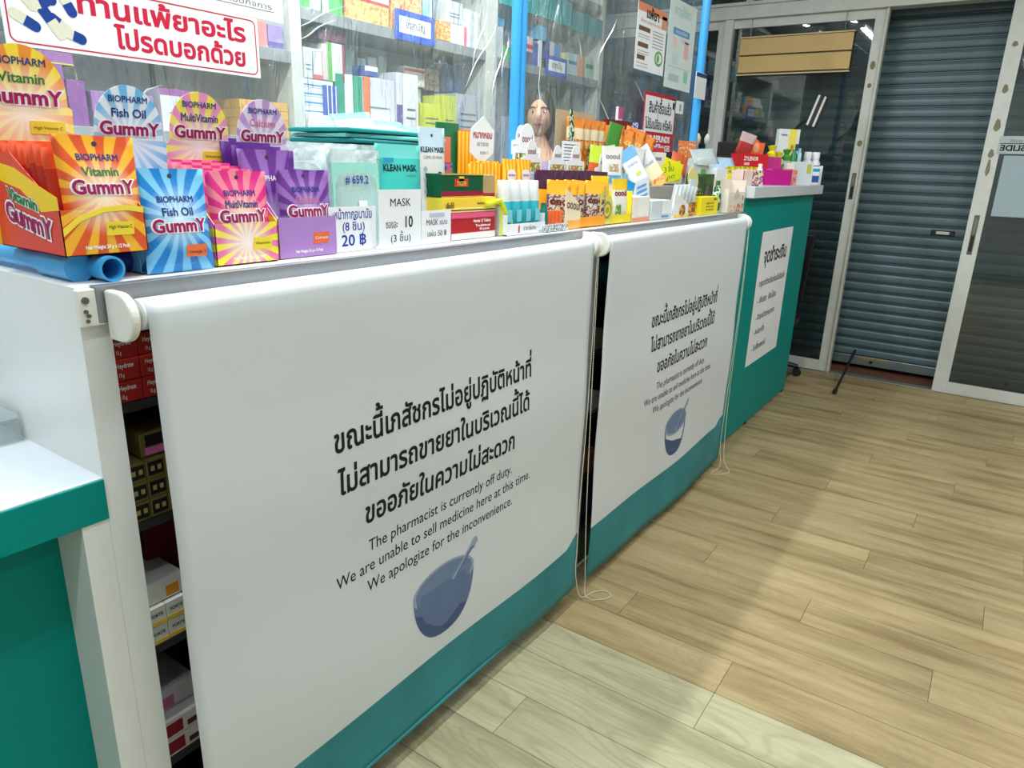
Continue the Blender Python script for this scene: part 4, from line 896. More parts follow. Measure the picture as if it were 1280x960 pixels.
def header(o_parent, w, h, mat, z0, y, x, tilt=0, name='header_card'):
    """rounded top card: straight shoulders then an arch"""
    P = [(-w/2, 0), (w/2, 0), (w/2, h-.082), (w*.455, h-.078)]+[(w*.45*math.cos(R(a)), h-.062+.062*math.sin(R(a))) for a in range(0, 181, 10)]+[(-w*.455, h-.078), (-w/2, h-.082)]
    b = MB(); b.prism([(a, 0, c) for a, c in P], (0, .0012, 0)); return b.build(name, mat, o_parent, (x, y, z0), (R(-tilt), 0, 0))
def gummybox(label, x, y, z, w, d, front_h, back_h, mats, hdr_w, hdr_h, hmat, sub, subcol, tilt=6, badge=None, bt='', hz=.72):
    t = T('display_carton', label, 'display box', (x, y, z))
    # open carton: front, cut-down sides, back, floor
    th = .0012
    fm, sm = mats
    if front_h > 0:
        bx('front_panel', fm, -w/2, w/2, 0, th, 0, front_h, t)
    for s in (-1, 1):
        b = MB(); xx = s*w/2-(th if s > 0 else 0)
        b.prism([(xx, 0, 0), (xx, 0, max(front_h, .02)), (xx, d*.62, back_h), (xx, d, back_h), (xx, d, 0)][::(1)], (th, 0, 0)); b.build('side_panel', sm, t)
    bx('base_panel', sm, -w/2, w/2, 0, d, 0, th, t)
    hc = header(t, hdr_w, hdr_h, hmat, z_h, d, 0, -tilt) if False else header(t, hdr_w, back_h+hdr_h, hmat, 0, d-.001, 0, -tilt)
    H = back_h+hdr_h; sf = lambda X, Z: -.0006; k = hdr_w/.115
    txt(hc, 'BIOPHARM', (0, -.0006, H-.024*k), size=.0125*k, width=.06*k, bold=.02, mat=NAVY)
    txt(hc, sub, (0, -.0006, H-.045*k), size=.017*k, width=.066*k if len(sub) > 8 else .054*k, bold=.02, mat=subcol)
    txt(hc, 'GummY', (0, -.0006, H-.070*k), size=.026*k, width=.092*k, bold=.095, mat=WHITEINK); txt(hc, 'GummY', (0, -.0012, H-.070*k), size=.026*k, width=.09*k, bold=.035, mat=MAGINK if badge is None else MAGINK)
    if badge: rect(hc, 'print_badge', (hdr_w*.22, -.0004, H-.098*k), .042*k, .016*k, badge, up=(.05, 0, 1)); txt(hc, bt, (hdr_w*.22, -.0012, H-.1*k), size=.006, width=.036*k, mat=INK)
    return t, hc
YEL = C((240, 214, 60), .35); ORB = C((226, 110, 60), .35)
# --- vitamin (orange) display carton on the pipe foot
vb, vh = gummybox('orange-red vitamin gummy display box full of sachets on the counter corner', .504, 1.016, 1.2135, .112, .19, .060, .13, (R_OR, C((222, 70, 52), .35)), .128, .145, R_OR2, 'Vitamin', GREENINK, badge=YEL, bt='High Vitamin C')
vh.location.x = -.006
# left side print: yellow sweep, name
rect(vb, 'yellow_sweep', (-.056, .05, .06), 0, 0, C((246, 204, 30), .35), (0, -1, 0), (0, 0, 1), .0004, pts=[(-.13, .035), (-.05, .022), (.0, -.005), (.05, .0), (.05, .016), (.0, .03), (-.06, .05), (-.125, .058)])
txt(vb, 'Vitamin', (-.0566, .098, .062), (0, -1, -.16), (0, 0, 1), .022, WHITEINK, bold=.09, width=.086); txt(vb, 'Vitamin', (-.0572, .098, .062), (0, -1, -.16), (0, 0, 1), .022, GREENINK, bold=.03, width=.085)
txt(vb, 'GummY', (-.0566, .09, .03), (0, -1, -.16), (0, 0, 1), .036, WHITEINK, bold=.11, width=.132); txt(vb, 'GummY', (-.0572, .09, .03), (0, -1, -.16), (0, 0, 1), .036, MAGINK, bold=.04, width=.13)
txt(vb, 'Net Weight 24 g x 12 Pack', (.0, -.0006, .008), size=.007, width=.06, bold=.03, mat=WHITEINK)
rect(vb, 'print_badge', (.02, -.0004, .034), .038, .018, YEL, up=(.1, 0, 1)); txt(vb, 'High Vitamin C', (.02, -.0012, .034), size=.007, width=.033, mat=INK)
rect(vb, 'yellow_arc', (.0, -.0003, .07), 0, 0, C((248, 222, 70), .35), pts=[(-.055, -.044), (-.03, -.024), (0, -.014), (.03, -.012), (.055, -.016), (.055, -.008), (.03, -.005), (0, -.007), (-.032, -.017), (-.055, -.034)])
o, sf = pouch('gummy_pouch', 'orange vitamin gummy pouch with sunrays standing at the front of the orange box', 'pouch', .107, .152, .02, R_OR, (.513, 1.029, 1.2165), (R(-3), 0, 0))
logo(o, sf, .107, .152, .79, 'Vitamin', GREENINK, MAGINK, weight=False)
for i in range(9):
    p, _ = pouch('gummy_sachet', 'plain red gummy sachet in the orange box, %s from the front' % ORD[i], 'pouch', .10, .135+.004*(i % 3), .008, [C((198, 52, 30), .35), C((226, 84, 40), .35)], (.503, 1.052+.0155*i, 1.2165), (R(-2-1.5*(i % 3)), 0, R(3-2*(i % 2))), 'red sachets in the orange box', split=[.8], nx=6, nz=6)
# --- fish oil (blue)
fb_, _ = gummybox('pale blue fish oil gummy display box behind the blue pouch', .617, 1.045, 1.1775, .112, .11, 0, .14, (R_BL2, R_BL2), .116, .128, R_BL2, 'Fish Oil', NAVY, badge=None)
o, sf = pouch('gummy_pouch', 'bright blue fish oil gummy pouch leaning at the front edge of the counter', 'pouch', .11, .15, .022, R_BL, (.616, 1.028, 1.1775), (R(-4), 0, 0))
logo(o, sf, .11, .15, .68, 'Fish Oil', NAVY, MAGINK, badge=ORB, bt='Omega 3')
for i in range(4): pouch('gummy_pouch', 'blue fish oil pouch, %s one behind the front blue pouch' % ORD[i], 'pouch', .104, .135, .012, R_BL, (.616, 1.056+.022*i, 1.180), (R(-5), 0, R(2)), 'blue pouches behind the front one', nx=6, nz=6)
# --- multivitamin (pink)
mb_, _ = gummybox('pink and yellow multivitamin gummy display box with lower front wall', .739, 1.032, 1.1775, .12, .13, .066, .14, (R_PK2, R_PK2), .118, .13, R_PK3, 'MultiVitamin', NAVY, badge=YEL, bt='Vitamins')
o, sf = pouch('gummy_pouch', 'hot pink multivitamin gummy pouch at front of the pink box', 'pouch', .113, .145, .02, R_PK, (.740, 1.046, 1.1800), (R(-3), 0, 0))
logo(o, sf, .113, .145, .73, 'MultiVitamin', NAVY, MAGINK, weight=False)
txt(mb_, 'Net Weight 24 g x 12 Pack', (.0, -.0006, .008), size=.007, width=.062, bold=.03, mat=WHITEINK); rect(mb_, 'print_badge', (.028, -.0004, .032), .036, .02, YEL, up=(.15, 0, 1)); txt(mb_, 'Vitamins', (.028, -.0012, .03), size=.007, width=.03, mat=INK)
for i in range(4): pouch('gummy_pouch', 'pink multivitamin pouch, %s one behind the front pink pouch' % ORD[i], 'pouch', .105, .148+.004*i, .012, R_PK, (.733-.004*i, 1.072+.02*i, 1.180), (R(-4), 0, R(-2)), 'pink pouches behind the front one', nx=6, nz=6)
# --- calcium (purple)
cb_, _ = gummybox('lavender calcium gummy display box with lower front wall', .872, 1.040, 1.1775, .13, .135, .070, .15, (R_PU2, R_PU2), .118, .12, R_PU3, 'Calcium', C((210, 120, 150)), badge=None)
rect(cb_, 'print_panel', (0, -.0003, .035), .13, .07, C((172, 130, 196), .35)); rect(cb_, 'print_badge', (.028, -.0008, .032), .036, .02, ORB, up=(.15, 0, 1)); txt(cb_, 'Calcium', (.028, -.002, .03), size=.007, width=.03, mat=WHITEINK); txt(cb_, 'Net Weight 24 g x 12 Pack', (.0, -.001, .008), size=.007, width=.062, bold=.03, mat=WHITEINK)
o, sf = pouch('gummy_pouch', 'purple calcium gummy pouch at front of the lavender box beside the price card', 'pouch', .118, .148, .02, R_PU, (.884, 1.055, 1.180), (R(-3), 0, 0))
logo(o, sf, .118, .148, .74, 'Calcium', C((196, 110, 150)), MAGINK, weight=False)
o, sf = pouch('gummy_pouch', 'deep purple calcium pouch standing between the pink pouch and the front purple one', 'pouch', .112, .180, .016, [PURP, R_PU], (.832, 1.085, 1.180), (R(-3), 0, R(-4)), split=[.02])
txt(o, 'BIOPHARM', (0, -.001, .128), size=.0125, width=.058, bold=.02, mat=WHITEINK, surf=sf)
for i in range(3): pouch('gummy_pouch', 'deep purple pouch at the back of the lavender box, %s from the front' % ORD[i], 'pouch', .112, .186+.006*i, .013, PURP, (.838-.006*i, 1.112+.02*i, 1.180), (R(-4), 0, R(6)), 'purple pouches at the back', nx=6, nz=6)
# --- clear bags of masks and the green mask bag
CLB = clear_mat('clear_poly_bag', (.92, .97, .97), .36, .1, .09, .5, (40, 40, 20), .02, (.90, .95, .96))
for i in range(9):
    x = .952+.018*i; o, _ = pouch('mask_bag', 'clear bag of white face masks, %s from the left behind purple pouches' % ORD[i], 'bag', .12, .19+.006*(i % 3), .014, CLB, (x, 1.15+.012*(i % 4), 1.1775), (R(-6), R(-4+2*(i % 3)), R(-35+4*(i % 3))), 'clear mask bags in a row', nx=6, nz=6, hole=False)
    m = MB(); m.box(-.052, .052, -.002, .002, .01, .165); m.build('folded_mask', C([(226, 240, 240), (206, 228, 236), (232, 240, 242)][i % 3], .7), o)
o, sf = pouch('mask_bag', 'clear bag of pale green masks with blue handwritten number above the 20 baht card', 'bag', .135, .19, .016, CLB, (1.043, 1.09, 1.1775), (R(-3), 0, R(-3)), nx=8, nz=8, hole=False)
m = MB(); m.box(-.06, .06, -.004, .003, .05, .165); m.build('folded_mask', pm('mint_mask_fabric', (150, 214, 196), .8, bump=.3, scale=80), o)
txt(o, '# 659.2', (0, sf(0, .13)-.001, .125), size=.022, width=.06, mat=BLUEINK, bold=.01); rect(o, 'price_sticker', (.01, -.0095, .085), .022, .014, PAPER)
c = card('price_card', 'white card with blue handwriting ending in 20 baht, beside purple pouch', 'price card', .925, 1.047, 1.045, 1.1775, 1.262)
txt(c, 'หน้ากากอนามัย', (.062, 0, .062), size=.024, width=.10, mat=BLUEINK, bold=.01); txt(c, '(8 ชิ้น)', (.062, 0, .040), size=.022, width=.06, mat=BLUEINK, bold=.01); txt(c, '20 ฿', (.062, 0, .011), size=.03, width=.066, mat=BLUEINK, bold=.015)
c = card('price_card', 'taller white card handwritten MASK 10 in black, middle of the three cards', 'price card', 1.043, 1.168, 1.032, 1.1775, 1.293)
txt(c, 'MASK', (.062, 0, .083), size=.022, width=.062, mat=INK); txt(c, 'ซองละ', (.036, 0, .040), size=.022, width=.036, mat=INK); txt(c, '10', (.085, 0, .040), size=.032, width=.028, mat=INK, bold=.02); txt(c, '(3 ชิ้น)', (.062, 0, .012), size=.02, width=.062, mat=INK)
c = card('price_card', 'small white card handwritten MASK 50, rightmost of the three cards', 'price card', 1.170, 1.268, 1.032, 1.1775, 1.248)
txt(c, 'MASK แบบ', (.05, 0, .040), size=.017, width=.072, mat=INK); txt(c, 'แผ่น 50 ฿', (.05, 0, .016), size=.017, width=.066, mat=INK); rect(c, 'tape_strip', (.05, 0, .061), .05, .009, C((190, 196, 206)))
TE = C((60, 190, 180), .4)
o, sf = pouch('mask_pack', 'teal KLEAN MASK pouch standing behind the middle price card', 'pack', .134, .205, .016, [TE, C((110, 210, 200), .4)], (1.183, 1.10, 1.1775), (R(-3), 0, R(-2)), split=[.86], hole=False)
txt(o, 'KLEAN MASK', (0, -.01, .150), size=.019, width=.10, bold=.03, mat=INK, surf=sf); rect(o, 'brand_tab', (-.038, -.0085, .172), .03, .009, C((40, 150, 190))); txt(o, 'Long Ear', (.03, -.01, .139), size=.007, width=.036, mat=GREYINK, surf=sf)
o, sf = pouch('mask_pack', 'white KLEAN MASK pouch printed with a masked woman, beside the teal one', 'pack', .086, .245, .014, [C((226, 222, 220), .4), C((200, 222, 236), .4)], (1.290, 1.10, 1.1775), (R(-2), 0, R(-2)), split=[.78], hole=True)
txt(o, 'KLEAN MASK', (.0, -.01, .192), size=.016, width=.078, bold=.03, mat=INK, surf=sf); txt(o, 'LONG 3D MASK', (.0, -.01, .178), size=.009, width=.062, mat=GREYINK, surf=sf)
for k in range(3): rect(o, 'round_icon', (-.03, -.0075, .155-.024*k), 0, 0, C((170, 180, 188)), pts=circ(.006, .006, 12), th=.0003)
rect(o, 'printed_hair', (.016, -.0085, .118), 0, 0, C((44, 36, 36)), pts=circ(.0165, .032, 20)); rect(o, 'printed_face', (.017, -.0092, .112), 0, 0, C((226, 184, 160)), pts=circ(.0115, .022, 20)); rect(o, 'printed_mask', (.017, -.01, .10), 0, 0, WHITEINK, pts=circ(.0125, .013, 16)); rect(o, 'printed_neck', (.014, -.0078, .07), 0, 0, C((222, 186, 168)), pts=[(-.012, -.02), (.014, -.02), (.010, .022), (-.006, .022)])
for i in range(5):
    z = 1.36+.011*i
    b = MB(); b.box(-.17, .13, -.10, .10, 0, .009); o = b.build('mask_pack', C([(24, 150, 148), (70, 190, 186), (18, 128, 130), (120, 206, 200), (30, 156, 154)][i], .35), None, (1.275+.008*(i % 2), 1.27, z), (0, 0, R(-5+4*(i % 3))), bevel=.003)
    tag(o, ['teal mask pack at bottom of the flat pile behind clear bags', 'light teal mask pack, second in the flat pile behind clear bags', 'dark teal mask pack, middle of the flat pile behind clear bags', 'pale teal mask pack, fourth in the flat pile behind clear bags', 'teal mask pack with white lettering on top of flat pile'][i], 'pack', 'flat pile of teal mask packs')
    if i == 4: txt(o, 'KLEAN MASK', (-.02, -.06, .0095), (1, 0, 0), (0, 1, 0), .07, WHITEINK, width=.26, bold=.05)
bx('pile_carton', pm('brown_card', (168, 130, 90), .7), 1.12, 1.39, 1.19, 1.36, 1.1775, 1.359); tag(bpy.data.objects['pile_carton'], 'plain brown carton carrying the flat pile of teal mask packs', 'box')
for i in range(3):
    o, sf = pouch('mask_pack', ['pale blue hanging mask pack, left of the three behind the teal pile', 'pale blue mask pack, middle of the three behind the teal pile', 'pale blue mask pack, right of the three next to green board'][i], 'pack', .125, .085, .012, [C((196, 228, 242), .35), C((120, 190, 224), .35)], (1.325+.10*i, 1.352-.01*i, 1.388-.012*i), (R(-35), R(-6+7*i), R(-4)), 'pale blue mask packs', split=[.78], nx=8, nz=6)
    txt(o, 'KLEAN', (.01, -.01, .02), size=.012, width=.04, mat=BLU, bold=.03, surf=sf)
# --- green balm box area
o = card('balm_board', 'green upright card printed with a figure, behind the white mask pouch', 'display card', 1.408, 1.492, 1.19, 1.178, 1.442, C((20, 110, 70), .4), th=.006)
rect(o, 'picture_panel', (.026, 0, .20), .05, .062, C((216, 120, 90))); rect(o, 'picture', (.03, 0, .12), .055, .10, blotch('figure_print', [(60, 50, 70), (130, 110, 170), (190, 90, 110), (160, 130, 90)], 40)); rect(o, 'gold_line', (.08, 0, .13), .003, .2, C((220, 190, 90)))
def dbox(label, x0, x1, y0, y1, z0, z1, col, name='product_box', cat='box', rot=0, parts=(), texts=(), mat=None, grp=None, sides=()):
    o = bx(name, mat or C(col, .38), -(x1-x0)/2, (x1-x0)/2, 0, y1-y0, 0, z1-z0, None, .001, loc=((x0+x1)/2, y0, z0), rot=(0, 0, R(rot))); tag(o, label, cat, grp)
    w, h = x1-x0, z1-z0
    for (c, a0, a1, b0, b1) in parts: rect(o, 'print_panel', (w*((a0+a1)/2-.5), 0, h*(b0+b1)/2), w*(a1-a0), h*(b1-b0), C(c, .38) if isinstance(c, tuple) else c, off=.0001)
    for (s, a, b_, sz, wd, m) in texts: txt(o, s, (w*(a-.5), -.0008, h*b_), size=sz, width=wd, mat=m, bold=.02)
    for (c, b0, b1) in sides: rect(o, 'side_panel', (-w/2, (y1-y0)/2, h*(b0+b1)/2), (y1-y0)*.98, h*(b1-b0), C(c, .38), (0, -1, 0), (0, 0, 1), off=.0001)
    return o
dbox('white-bottomed red box with pink stripe, lowest at right of the small card', 1.286, 1.456, 1.045, 1.17, 1.1775, 1.238, (178, 32, 38), parts=[((230, 226, 220), 0, 1, 0, .24), ((226, 90, 130), 0, 1, .80, .99)], texts=[('Herbal 12 Tablets', .68, .62, .010, .07, WHITEINK), ('Traditional', .7, .45, .008, .06, WHITEINK), ('50 packs', .74, .32, .007, .04, WHITEINK)])
dbox('yellow box with black words lying on top of the red box', 1.262, 1.462, 1.05, 1.18, 1.239, 1.272, (244, 206, 64), parts=[((248, 232, 150), 0, 1, 0, .3), ((226, 110, 70), 0, 1, .1, .18)], texts=[('เจียไต๋', .12, .3, .016, .03, INK), ('herbal powder', .78, .5, .009, .06, INK)])
dbox('dark green box with red and gold crest on top of the yellow box', 1.262, 1.418, 1.055, 1.18, 1.273, 1.324, (14, 84, 48), parts=[((150, 30, 60), 0, 1, .05, .25), ((222, 180, 60), 0, 1, .96, 1), ((222, 180, 60), 0, 1, 0, .04), ((206, 60, 44), .3, .62, .45, .8), ((240, 190, 90), .4, .52, .5, .9)], texts=[('TIGER', .46, .5, .014, .036, C((250, 200, 80)))])
dbox('beige open carton with crimson front right of the dark green box', 1.425, 1.485, 1.07, 1.2, 1.262, 1.322, (176, 150, 110), parts=[((150, 40, 70), 0, 1, 0, .3)])
dbox('lime-edged white tray under the beige carton', 1.470, 1.50, 1.04, 1.16, 1.1775, 1.25, (222, 222, 214), parts=[((214, 222, 40), 0, .3, 0, 1)])
b = MB(); b.prism([(0, 0, .082), (.05, 0, .03), (.052, 0, .02), (.045, 0, .02), (-.004, 0, .075), (-.05, 0, .066), (-.05, 0, .073)], (0, .02, 0)); tag(b.build('folded_flap', C((214, 222, 40), .4), None, (1.468, 1.035, 1.185)), 'lime yellow folded carton flap left of the white-capped bottles', 'flap')
# orange striped inhaler display
sd = T('display_carton', 'orange and yellow striped carton with white hexagon sign behind the green box', 'display box', (1.54, 1.14, 1.3))
STR = stripes('orange_yellow_stripes', (240, 150, 30), (250, 206, 50), 65, 0)
bx('back_panel', C((236, 120, 50), .4), -.075, .085, .06, .063, -.12, .13, sd); bx('striped_panel', STR, -.062, .055, .04, .043, -.12, .125, sd); bx('front_panel', STR, -.08, .085, -.02, -.017, -.12, .05, sd); bx('base_panel', ORG, -.08, .085, -.02, .06, -.122, -.12, sd)
b = MB(); b.prism([(-.05, 0, .03), (0, 0, .0), (.05, 0, .03), (.052, 0, .085), (.006, 0, .118), (-.046, 0, .085)], (0, .0015, 0)); hx = b.build('hexagon_sign', PAPER, sd, (-.01, .005, .045))
txt(hx, 'หมากหอม', (.003, 0, .065), size=.024, width=.082, bold=.03, mat=C((170, 40, 60))); txt(hx, 'เยาวราช', (.003, 0, .046), size=.015, width=.05, mat=INK); txt(hx, 'ขวดละ 7.-', (.012, 0, .026), size=.012, width=.04, mat=INK)
for i in range(7):
    o, sf = pouch('striped_sachet', 'small orange striped sachet, %s from the left in the striped carton' % ORD[i], 'sachet', .035, .085, .006, STR, (1.478+.016*i, 1.128+.004*(i % 2), 1.262+.004*(i % 3)), (0, 0, R(-30)), 'striped sachets in the carton', nx=4, nz=4, hole=False)
bx('riser_box', pm('brown_card2', (150, 96, 60), .7), 1.47, 1.62, 1.10, 1.20, 1.1775, 1.262); tag(bpy.data.objects['riser_box'], 'brown riser box hidden under the striped sachets', 'box')
for i in range(2):
    o, sf = pouch('striped_pack', ['orange-striped upright pack with white oval, left of the pair', 'orange-striped upright pack with white oval, right of the pair'][i], 'pack', .068, .10, .016, STR, (1.612+.068*i, 1.115, 1.262), (0, 0, 0), 'striped packs with white ovals', nx=8, nz=6, hole=False)
    rect(o, 'white_oval', (0, -.0085, .058), 0, 0, PAPER, pts=circ(.02, .017, 18)); txt(o, 'หมากหอม', (0, -.0095, .057), size=.009, width=.032, mat=REDINK, bold=.02)
dbox('brown carton base under the two striped oval packs', 1.575, 1.72, 1.09, 1.16, 1.1775, 1.261, (190, 120, 60))
# white-capped bottles in a white tray
tr = T('bottle_tray', 'white open tray holding four teal bottles at the counter edge', 'tray', (1.565, 1.03, 1.1775))
bx('front_wall', PAPER, -.082, .095, -.004, -.002, 0, .028, tr); bx('base_panel', PAPER, -.082, .095, -.002, .075, 0, .002, tr); bx('side_wall', PAPER, -.082, -.08, -.002, .075, 0, .05, tr); bx('side_wall', PAPER, .093, .095, -.002, .075, 0, .05, tr); bx('back_wall', PAPER, -.082, .095, .073, .075, 0, .06, tr)
txt(tr, 'ราคาพิเศษ', (.02, -.004, .010), size=.016, width=.06, mat=INK); rect(tr, 'red_mark', (-.03, -.004, .014), .006, .018, C((200, 60, 60))); rect(tr, 'price_tag', (.075, -.005, .005), .034, .026, PAPER); txt(tr, 'ลดราคา', (.075, -.006, .0), size=.012, width=.028, mat=NAVY)
BT = pm('teal_bottle', (50, 176, 190), .15, .6); CAP = pm('white_cap', (236, 238, 238), .35)
for i in range(4):
    x = 1.505+.043*i; o = MB(); o.lathe([(.018, 0), (.0205, .003), (.0205, .075), (.019, .08, 1), (.0195, .082, 1), (.0172, .128, 1), (.0165, .131, 1)], n=20); q = o.build('gel_bottle', [BT, CAP], None, (x, 1.056, 1.1795), smooth=True)
    tag(q, ['teal bottle with white cap, leftmost in the white tray', 'teal bottle with white cap, second from left in tray', 'teal bottle with white cap, third from left in tray', 'teal bottle with white cap, rightmost in the white tray'][i], 'bottle', 'teal bottles in the white tray')
    rect(q, 'bottle_label', (0, -.0207, .045), .022, .03, C((120, 200, 214)))
gb = MB(); gb.lathe([(.011, 0), (.012, .003), (.012, .05), (.008, .056), (.008, .07, 1), (.0075, .072, 1)], n=14); tag(gb.build('dropper_bottle', [C((24, 110, 100), .2), C((60, 60, 60))], None, (1.672, 1.04, 1.18), smooth=True), 'small dark green bottle between the tray and orange clips', 'bottle')
# orange clips and patterned box
cl = T('clip_strip', 'row of orange plastic lids above the white patterned box', 'lids', (1.715, 1.04, 1.197))
for i in range(5):
    b = MB(); b.tube([(-.04+.02*i, 0, 0), (-.04+.02*i, 0, .034)], [.0085, .0095], 10); b.build('lid', C((240, 110, 50), .35), cl, smooth=True)
dbox('white box with black dots pattern at the counter edge by the roller bracket', 1.645, 1.772, 1.018, 1.06, 1.1775, 1.196, (230, 230, 230), mat=blotch('black_white_dots', [(236, 236, 234), (236, 236, 234), (60, 60, 70), (236, 236, 234), (120, 140, 200)], 130))
# candy display with swirling letters: dark tops, golden pouches
GOLD = C((246, 176, 44), .35); DKP = C((70, 32, 62), .4); GREYP = blotch('grey_candy_print', [(150, 140, 136), (196, 186, 176), (110, 70, 60), (206, 200, 190)], 55)
ab = T('display_carton', 'orange and cream display box of gold-topped grey candy pouches by the bracket', 'display box', (1.86, 1.03, 1.1775))
bx('front_panel', C((248, 160, 40), .4), -.005, .155, 0, .0015, 0, .03, ab); bx('base_panel', C((248, 160, 40), .4), -.09, .155, 0, .12, 0, .0015, ab)
b = MB(); b.prism([(-.09, -.0005, 0), (-.002, -.0005, 0), (-.002, -.0005, .052), (-.012, -.0005, .07), (-.035, -.0005, .085), (-.09, -.0005, .112)], (0, .0015, 0)); sp = b.build('curved_panel', C((240, 220, 186), .4), ab, (0, 0, 0), (0, 0, 0))
txt(sp, 'oooul', (-.045, -.0006, .055), size=.036, width=.075, mat=C((60, 30, 20)), bold=.01, right=(1, 0, -.12)); rect(sp, 'orange_fade', (-.04, -.0005, .012), .076, .024, C((250, 180, 80)))
for i in range(7):
    o, sf = pouch('candy_pouch', ['grey candy pouch with gold top at front right of the cream display', None, None, None, None, None, None][i] or 'gold-topped grey candy pouch, %s from the right in overlapping row' % ORD[i], 'pouch', .078, .128, .014, [GREYP, GOLD], (1.975-.031*i, 1.048+.008*(i % 3)+(.02 if i else 0), 1.181), (R(-5), R(4), R(-28)), None if i == 0 else 'gold-topped candy pouches', split=[.70], nx=6, nz=8, hole=False)
    txt(o, 'ooo', (0, -.01, .062), size=.03, width=.06, mat=C((92, 34, 34)), bold=.03, surf=sf)
for i in range(8):
    o, sf = pouch('candy_pouch', 'plum-topped candy pouch, %s from the left in the back row' % ORD[i], 'pouch', .082, .155, .012, [GOLD, DKP], (1.80+.046*i, 1.115+.004*(i % 2), 1.181), (R(-4), R(2), R(-24)), 'plum-topped candy pouches', split=[.66], nx=6, nz=6, hole=False)
# egg-shaped topper cards
def topper(x, y, z, s, label, col=None):
    b = MB(); b.prism([(-.055*s, 0, 0), (.055*s, 0, 0), (.055*s, 0, .045*s), (.03*s, 0, .05*s)]+[(.03*s*math.cos(R(a)), 0, .055*s+.045*s*math.sin(R(a))) for a in range(0, 181, 15)]+[(-.03*s, 0, .05*s), (-.055*s, 0, .045*s)], (0, .0015, 0))
    o = b.build('topper_card', PAPER, None, (x, y, z), (0, 0, R(-3))); tag(o, label, 'card')
    txt(o, 'oooul', (0, 0, .058*s), size=.024*s, width=.042*s, mat=C((130, 40, 40)), bold=.02); rect(o, 'fruit_print', (0, -.0003, .02*s), .09*s, .026*s, col or blotch('fruit_print', [(236, 236, 230), (210, 90, 60), (120, 180, 60), (240, 240, 236)], 80)); return o
topper(1.835, 1.19, 1.325, .95, 'white egg-topped card directly right of the striped packs'); topper(1.93, 1.27, 1.34, 1.3, 'larger white egg-topped card with green fruit print before the blue posts', blotch('green_fruit', [(230, 236, 226), (120, 190, 60), (150, 60, 50), (230, 236, 226)], 60)); topper(2.0, 1.20, 1.325, .85, 'white egg-topped card above the plum pouches, left of snack price card')
topper(2.115, 1.20, 1.32, .95, 'white egg-topped card below the snack price card'); topper(2.235, 1.16, 1.30, 1.0, 'white egg-topped card left of the tilted blue pouch'); topper(2.0, 1.34, 1.38, .9, 'plain grey egg-topped card touching the far blue post foot', C((190, 194, 190)))
for (x, y, z, s) in ((1.835, 1.19, 1.325, .95), (1.93, 1.27, 1.34, 1.3), (2.0, 1.2, 1.325, .85), (2.115, 1.2, 1.32, .95), (2.235, 1.16, 1.30, 1), (2.0, 1.34, 1.38, .9)):
    pass
bx('display_riser', pm('grey_card', (150, 146, 140), .7), 1.76, 2.32, 1.17, 1.36, 1.1775, 1.30); tag(bpy.data.objects['display_riser'], 'grey cardboard step carrying the topper cards and snack packs', 'riser')
# yellow display box
yd = T('display_carton', 'yellow display box with swirl print and tall candy pouch right of the bracket', 'display box', (2.09, 1.035, 1.1775))
bx('front_panel', C((240, 214, 40), .4), -.01, .125, 0, .0015, 0, .028, yd)
b = MB(); b.prism([(-.10, 0, 0), (-.012, 0, 0), (-.012, 0, .055), (-.03, 0, .085), (-.10, 0, .105)], (0, .0015, 0)); q = b.build('side_panel', C((220, 206, 90), .4), yd)
for k in range(3): rect(q, 'swirl_print', (-.055, -.0004-.0004*k, .045), 0, 0, [C((150, 150, 60)), C((220, 206, 90)), C((170, 160, 60))][k], pts=circ(.03-.009*k, .026-.008*k, 18))
bx('side_panel', C((246, 224, 60), .4), .12, .122, 0, .11, 0, .10, yd); bx('base_panel', C((240, 214, 40), .4), -.10, .122, 0, .11, 0, .0015, yd)
o, sf = pouch('candy_pouch', 'tall white candy pouch with yellow top standing in the yellow box', 'pouch', .095, .135, .016, [C((228, 226, 218), .38), C((244, 200, 40), .38)], (2.155, 1.05, 1.181), (R(-3), 0, R(-4)), split=[.74], hole=False)
txt(o, 'oooul', (0, -.01, .082), size=.026, width=.075, mat=C((130, 40, 40)), bold=.04, surf=sf); rect(o, 'green_leaf_print', (-.02, -.009, .03), .03, .05, blotch('leaf_print', [(228, 226, 218), (120, 170, 60), (90, 140, 50), (228, 226, 218)], 60))
o, sf = pouch('candy_pouch', 'yellow-topped pouch behind the tall white candy pouch', 'pouch', .095, .142, .012, [C((200, 190, 150), .4), C((244, 206, 50), .38)], (2.085, 1.085, 1.181), (R(-3), 0, R(-8)), split=[.7], hole=False)
#P4
# --- middle-right of the front counter
bx('long_riser', pm('grey_card', (150, 146, 140), .7), 2.36, 3.30, 1.14, 1.38, 1.1775, 1.285); tag(bpy.data.objects['long_riser'], 'long grey step under the tilted sachets at the right part of the counter', 'riser')
dbox('white box fading to orange with blank front, right of the yellow display', 2.222, 2.356, 1.035, 1.12, 1.1775, 1.258, (238, 226, 214), parts=[((232, 150, 110), 0, 1, 0, .16), ((240, 236, 228), .34, .96, .2, .97)], sides=[((232, 190, 160), 0, .4)])
o, sf = pouch('blue_pack', 'sky blue pack rising out of the orange-fading white box', 'pack', .12, .15, .012, [C((30, 150, 214), .38), C((120, 190, 214), .38)], (2.285, 1.128, 1.18), (0, 0, R(-6)), split=[.78], nx=8, nz=6, hole=False)
o, sf = pouch('blue_pack', 'tilted sky blue and white pack beside the upright sky blue one', 'pack', .07, .13, .01, [PAPER, C((30, 150, 214), .38)], (2.34, 1.125, 1.18), (0, R(14), R(-6)), split=[.5], nx=6, nz=6, hole=False)
